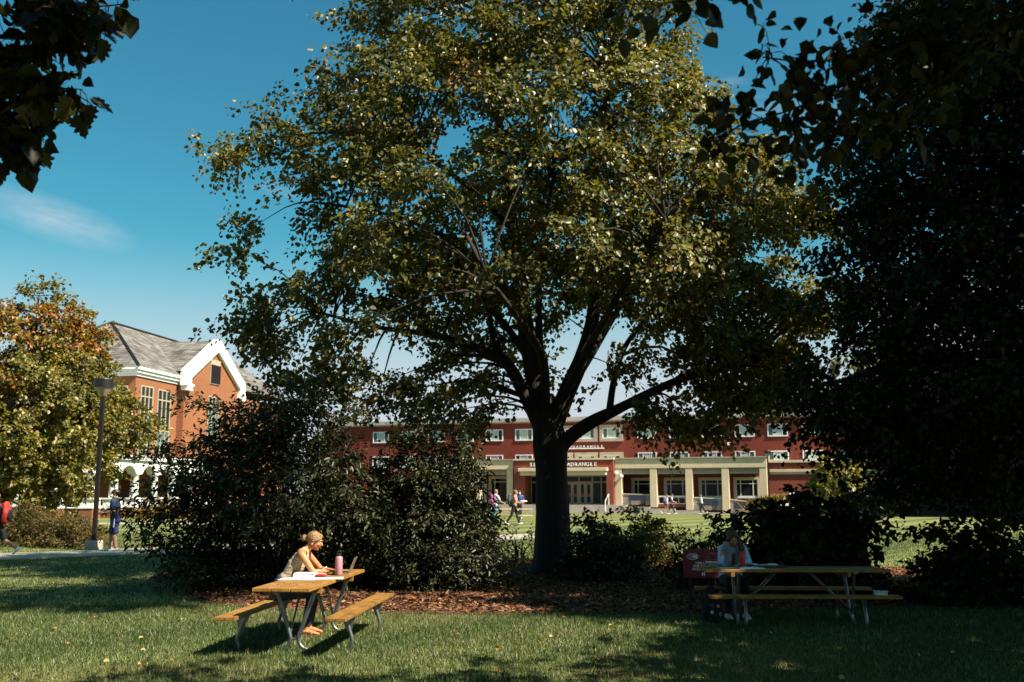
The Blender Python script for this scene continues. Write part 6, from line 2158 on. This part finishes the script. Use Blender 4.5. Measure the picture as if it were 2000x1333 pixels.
# small trees by the far halls
q = at(1642, 965, 80)
shrub('young_tree', 'young yellow green tree against the right end of the brick hall', (q.x, 80.0), 2.1, 1.8, 4.6, 60, 75, .8, .7, .30, .7, [(.22, .21, .04), (.16, .17, .036), (.28, .24, .045)], [3, 2, 2], .5, .22, 4, 'leaf', None, 30, .3, cat='tree')
q = at(1760, 965, 76)
shrub('young_tree', 'small dark green tree in front of the shaded wing', (q.x, 76.0), 2.4, 1.8, 4.2, 60, 75, .8, .7, .30, .7, [(.05, .065, .018), (.07, .08, .02)], [1, 1], .5, .2, 4, 'leaf', None, 31, .3, cat='tree')
for i, (px, Y, rx, h, lab, dk) in enumerate(((1500, 125, 6, 14.2, 'pale olive tree behind the brick hall roof', 0), (1730, 118, 8, 20, 'tall grey green tree beyond the right end of the brick hall', 0), (1930, 112, 9, 17, 'broad tree far behind the dark tree', 0), (690, 150, 7, 13, 'far tree behind the left end of the brick hall', 0))):
    q = at(px, 965, Y)
    shrub('far_tree', lab, (q.x, Y), rx, rx * .8, h, 130, 55, 1.9, .7, .62, .8, [(.11, .12, .04), (.14, .14, .05)], [1, 1], 1.0, .25, 4, 'leaf', None, 40 + i, .2, cat='tree', group='trees behind the halls', z0=0)

# tan ornamental grass by the hall
q = at(1540, 990, 89.5)
og = empty('grass_clump', (q.x, q.y, 0), 0, 'clump of tan ornamental grass against the brick hall', 'grass')
n = 2600
RNG = np.random.default_rng(77)
bx0 = np.stack([RNG.normal(0, 1.0, n), RNG.normal(0, .35, n), np.zeros(n) + .02], 1)
d_ = np.stack([bx0[:, 0] * .25 + RNG.normal(0, .22, n), RNG.normal(0, .2, n), np.ones(n)], 1)
L_ = 1.35 + .55 * RNG.random(n)
col = palette(n, [(.50, .33, .10), (.58, .42, .17), (.34, .25, .08)], [2, 2, 1], .2)
cl = leaves('blades', bx0, d_, np.tile(np.array([[0, -1.0, .2]]), (n, 1)) + RNG.normal(0, .4, (n, 3)), L_, .05, col, M['dry_leaf'], og)
cl['kind'] = 'stuff'

# ------------------------------------------------------------------ grass, chips and fallen leaves
def blades(name, n, region, hgt, wid, seed, far=False):
    global RNG
    RNG = np.random.default_rng(seed)
    y0, y1 = region
    y = y0 + (y1 - y0) * RNG.random(n * 2) ** .85
    x = (RNG.random(n * 2) * 2 - 1) * (.545 * y + .4)
    th = np.arctan2((y - 21.2) / 5.6, (x - 1.4) / 9.2)
    rr_ = np.hypot((x - 1.4) / 9.2, (y - 21.2) / 5.6) / (1 + .07 * np.sin(3 * th + .6) + .04 * np.sin(5 * th))
    keep = rr_ > .985
    # keep off the path
    ax_, ay_ = -19.5, 24.6
    dx_, dy_ = 21.0, 14.0
    ln_ = math.hypot(dx_, dy_)
    dist = np.abs((x - ax_) * dy_ - (y - ay_) * dx_) / ln_
    keep &= ~((dist < 1.24) & (x < 1.6))
    x, y = x[keep][:n], y[keep][:n]
    n = len(x)
    z = np.array([gz(0, v) for v in y]) - .005
    pat = np.array([mnoise.noise(Vector((a * .8, b * .8, 0))) for a, b in zip(x, y)])
    pat2 = np.array([mnoise.noise(Vector((a * .22, b * .35, 5))) for a, b in zip(x, y)])
    pos = np.stack([x, y, z], 1)
    d_ = np.stack([RNG.normal(0, .5, n), RNG.normal(0, .5, n), np.ones(n)], 1)
    d_ = nrmz(d_)
    h_ = hgt * (.5 + .9 * RNG.random(n)) * (1 + .25 * pat)
    a = RNG.random(n) * 2 * PI
    sd_ = np.stack([np.cos(a), np.sin(a), np.zeros(n)], 1) * (wid * (.6 + .8 * RNG.random(n)))[:, None]
    V = np.empty((n, 3, 3))
    V[:, 0] = pos - sd_ / 2
    V[:, 1] = pos + sd_ / 2
    V[:, 2] = pos + d_ * h_[:, None]
    col = palette(n, [(.026, .062, .010), (.056, .112, .019), (.14, .182, .052), (.42, .40, .23)], [4.4, 4, 2.4, 1.1], .25) * (1 + .35 * pat + .3 * pat2)[:, None]
    dry = (RNG.random(n) < np.clip((pat2 - .12) * 1.6, 0, .5))
    col[dry] = palette(int(dry.sum()), [(.20, .17, .07), (.14, .13, .05)], [1, 1], .25)
    F = np.arange(n * 3)
    o_ = flat_mesh(name, V.reshape(-1, 3), F, 3, M['grass_blade'], np.repeat(col, 3, axis=0))
    tag(o_, 'mown green lawn grass blades' if not far else 'mown lawn grass further away', 'grass', kind='stuff')


blades('lawn_grass', 230000, (8.8, 16.8), .058, .0085, 51)
blades('lawn_grass', 150000, (16.8, 40), .060, .016, 52, True)

RNG = np.random.default_rng(61)
n = 52000
th = RNG.random(n) * 2 * PI
rr_ = np.sqrt(RNG.random(n)) * .99 * (1 + .07 * np.sin(3 * th + .6) + .04 * np.sin(5 * th))
pos = np.stack([1.4 + 9.2 * rr_ * np.cos(th), 21.2 + 5.6 * rr_ * np.sin(th), np.zeros(n)], 1)
rq = rr_ / (1 + .07 * np.sin(3 * th + .6) + .04 * np.sin(5 * th))
rq = rq[pos[:, 1] < 27.5]
pos = pos[pos[:, 1] < 27.5]
n = len(pos)
pos[:, 2] = np.array([gz(0, v) for v in pos[:, 1]]) + np.interp(rq, [0, .6, .9, 1.0], [.066, .076, .062, .024])
col = palette(n, [(.30, .13, .06), (.19, .075, .035), (.38, .23, .12), (.42, .17, .05), (.08, .04, .025)], [4, 4, 2, 1.0, 3], .3)
nm = RNG.normal(size=(n, 3)) * .4; nm[:, 2] += 1
ax = RNG.normal(size=(n, 3)); ax[:, 2] *= .25
ch = leaves('mulch_chips', pos, ax, nm, .05 + .07 * RNG.random(n), .42, col, M['dry_leaf'])
tag(ch, 'brown bark chips and dry leaves on the bed', 'mulch', kind='stuff')
n = 260
y = 9.6 + 14 * RNG.random(n) ** 1.4
x = (RNG.random(n) * 2 - 1) * .52 * y
pos = np.stack([x, y, np.array([gz(0, v) for v in y]) + .045], 1)
col = palette(n, [(.50, .30, .07), (.42, .17, .04), (.55, .40, .16), (.25, .12, .05)], [3, 2, 2, 2], .25)
nm = RNG.normal(size=(n, 3)) * .5; nm[:, 2] += 1
ax = RNG.normal(size=(n, 3)); ax[:, 2] *= .2
fl = leaves('fallen_leaves', pos, ax, nm, .028 + .045 * RNG.random(n), .75, col, M['dry_leaf'])
tag(fl, 'yellow and brown leaves scattered over the lawn', 'leaves', kind='stuff')
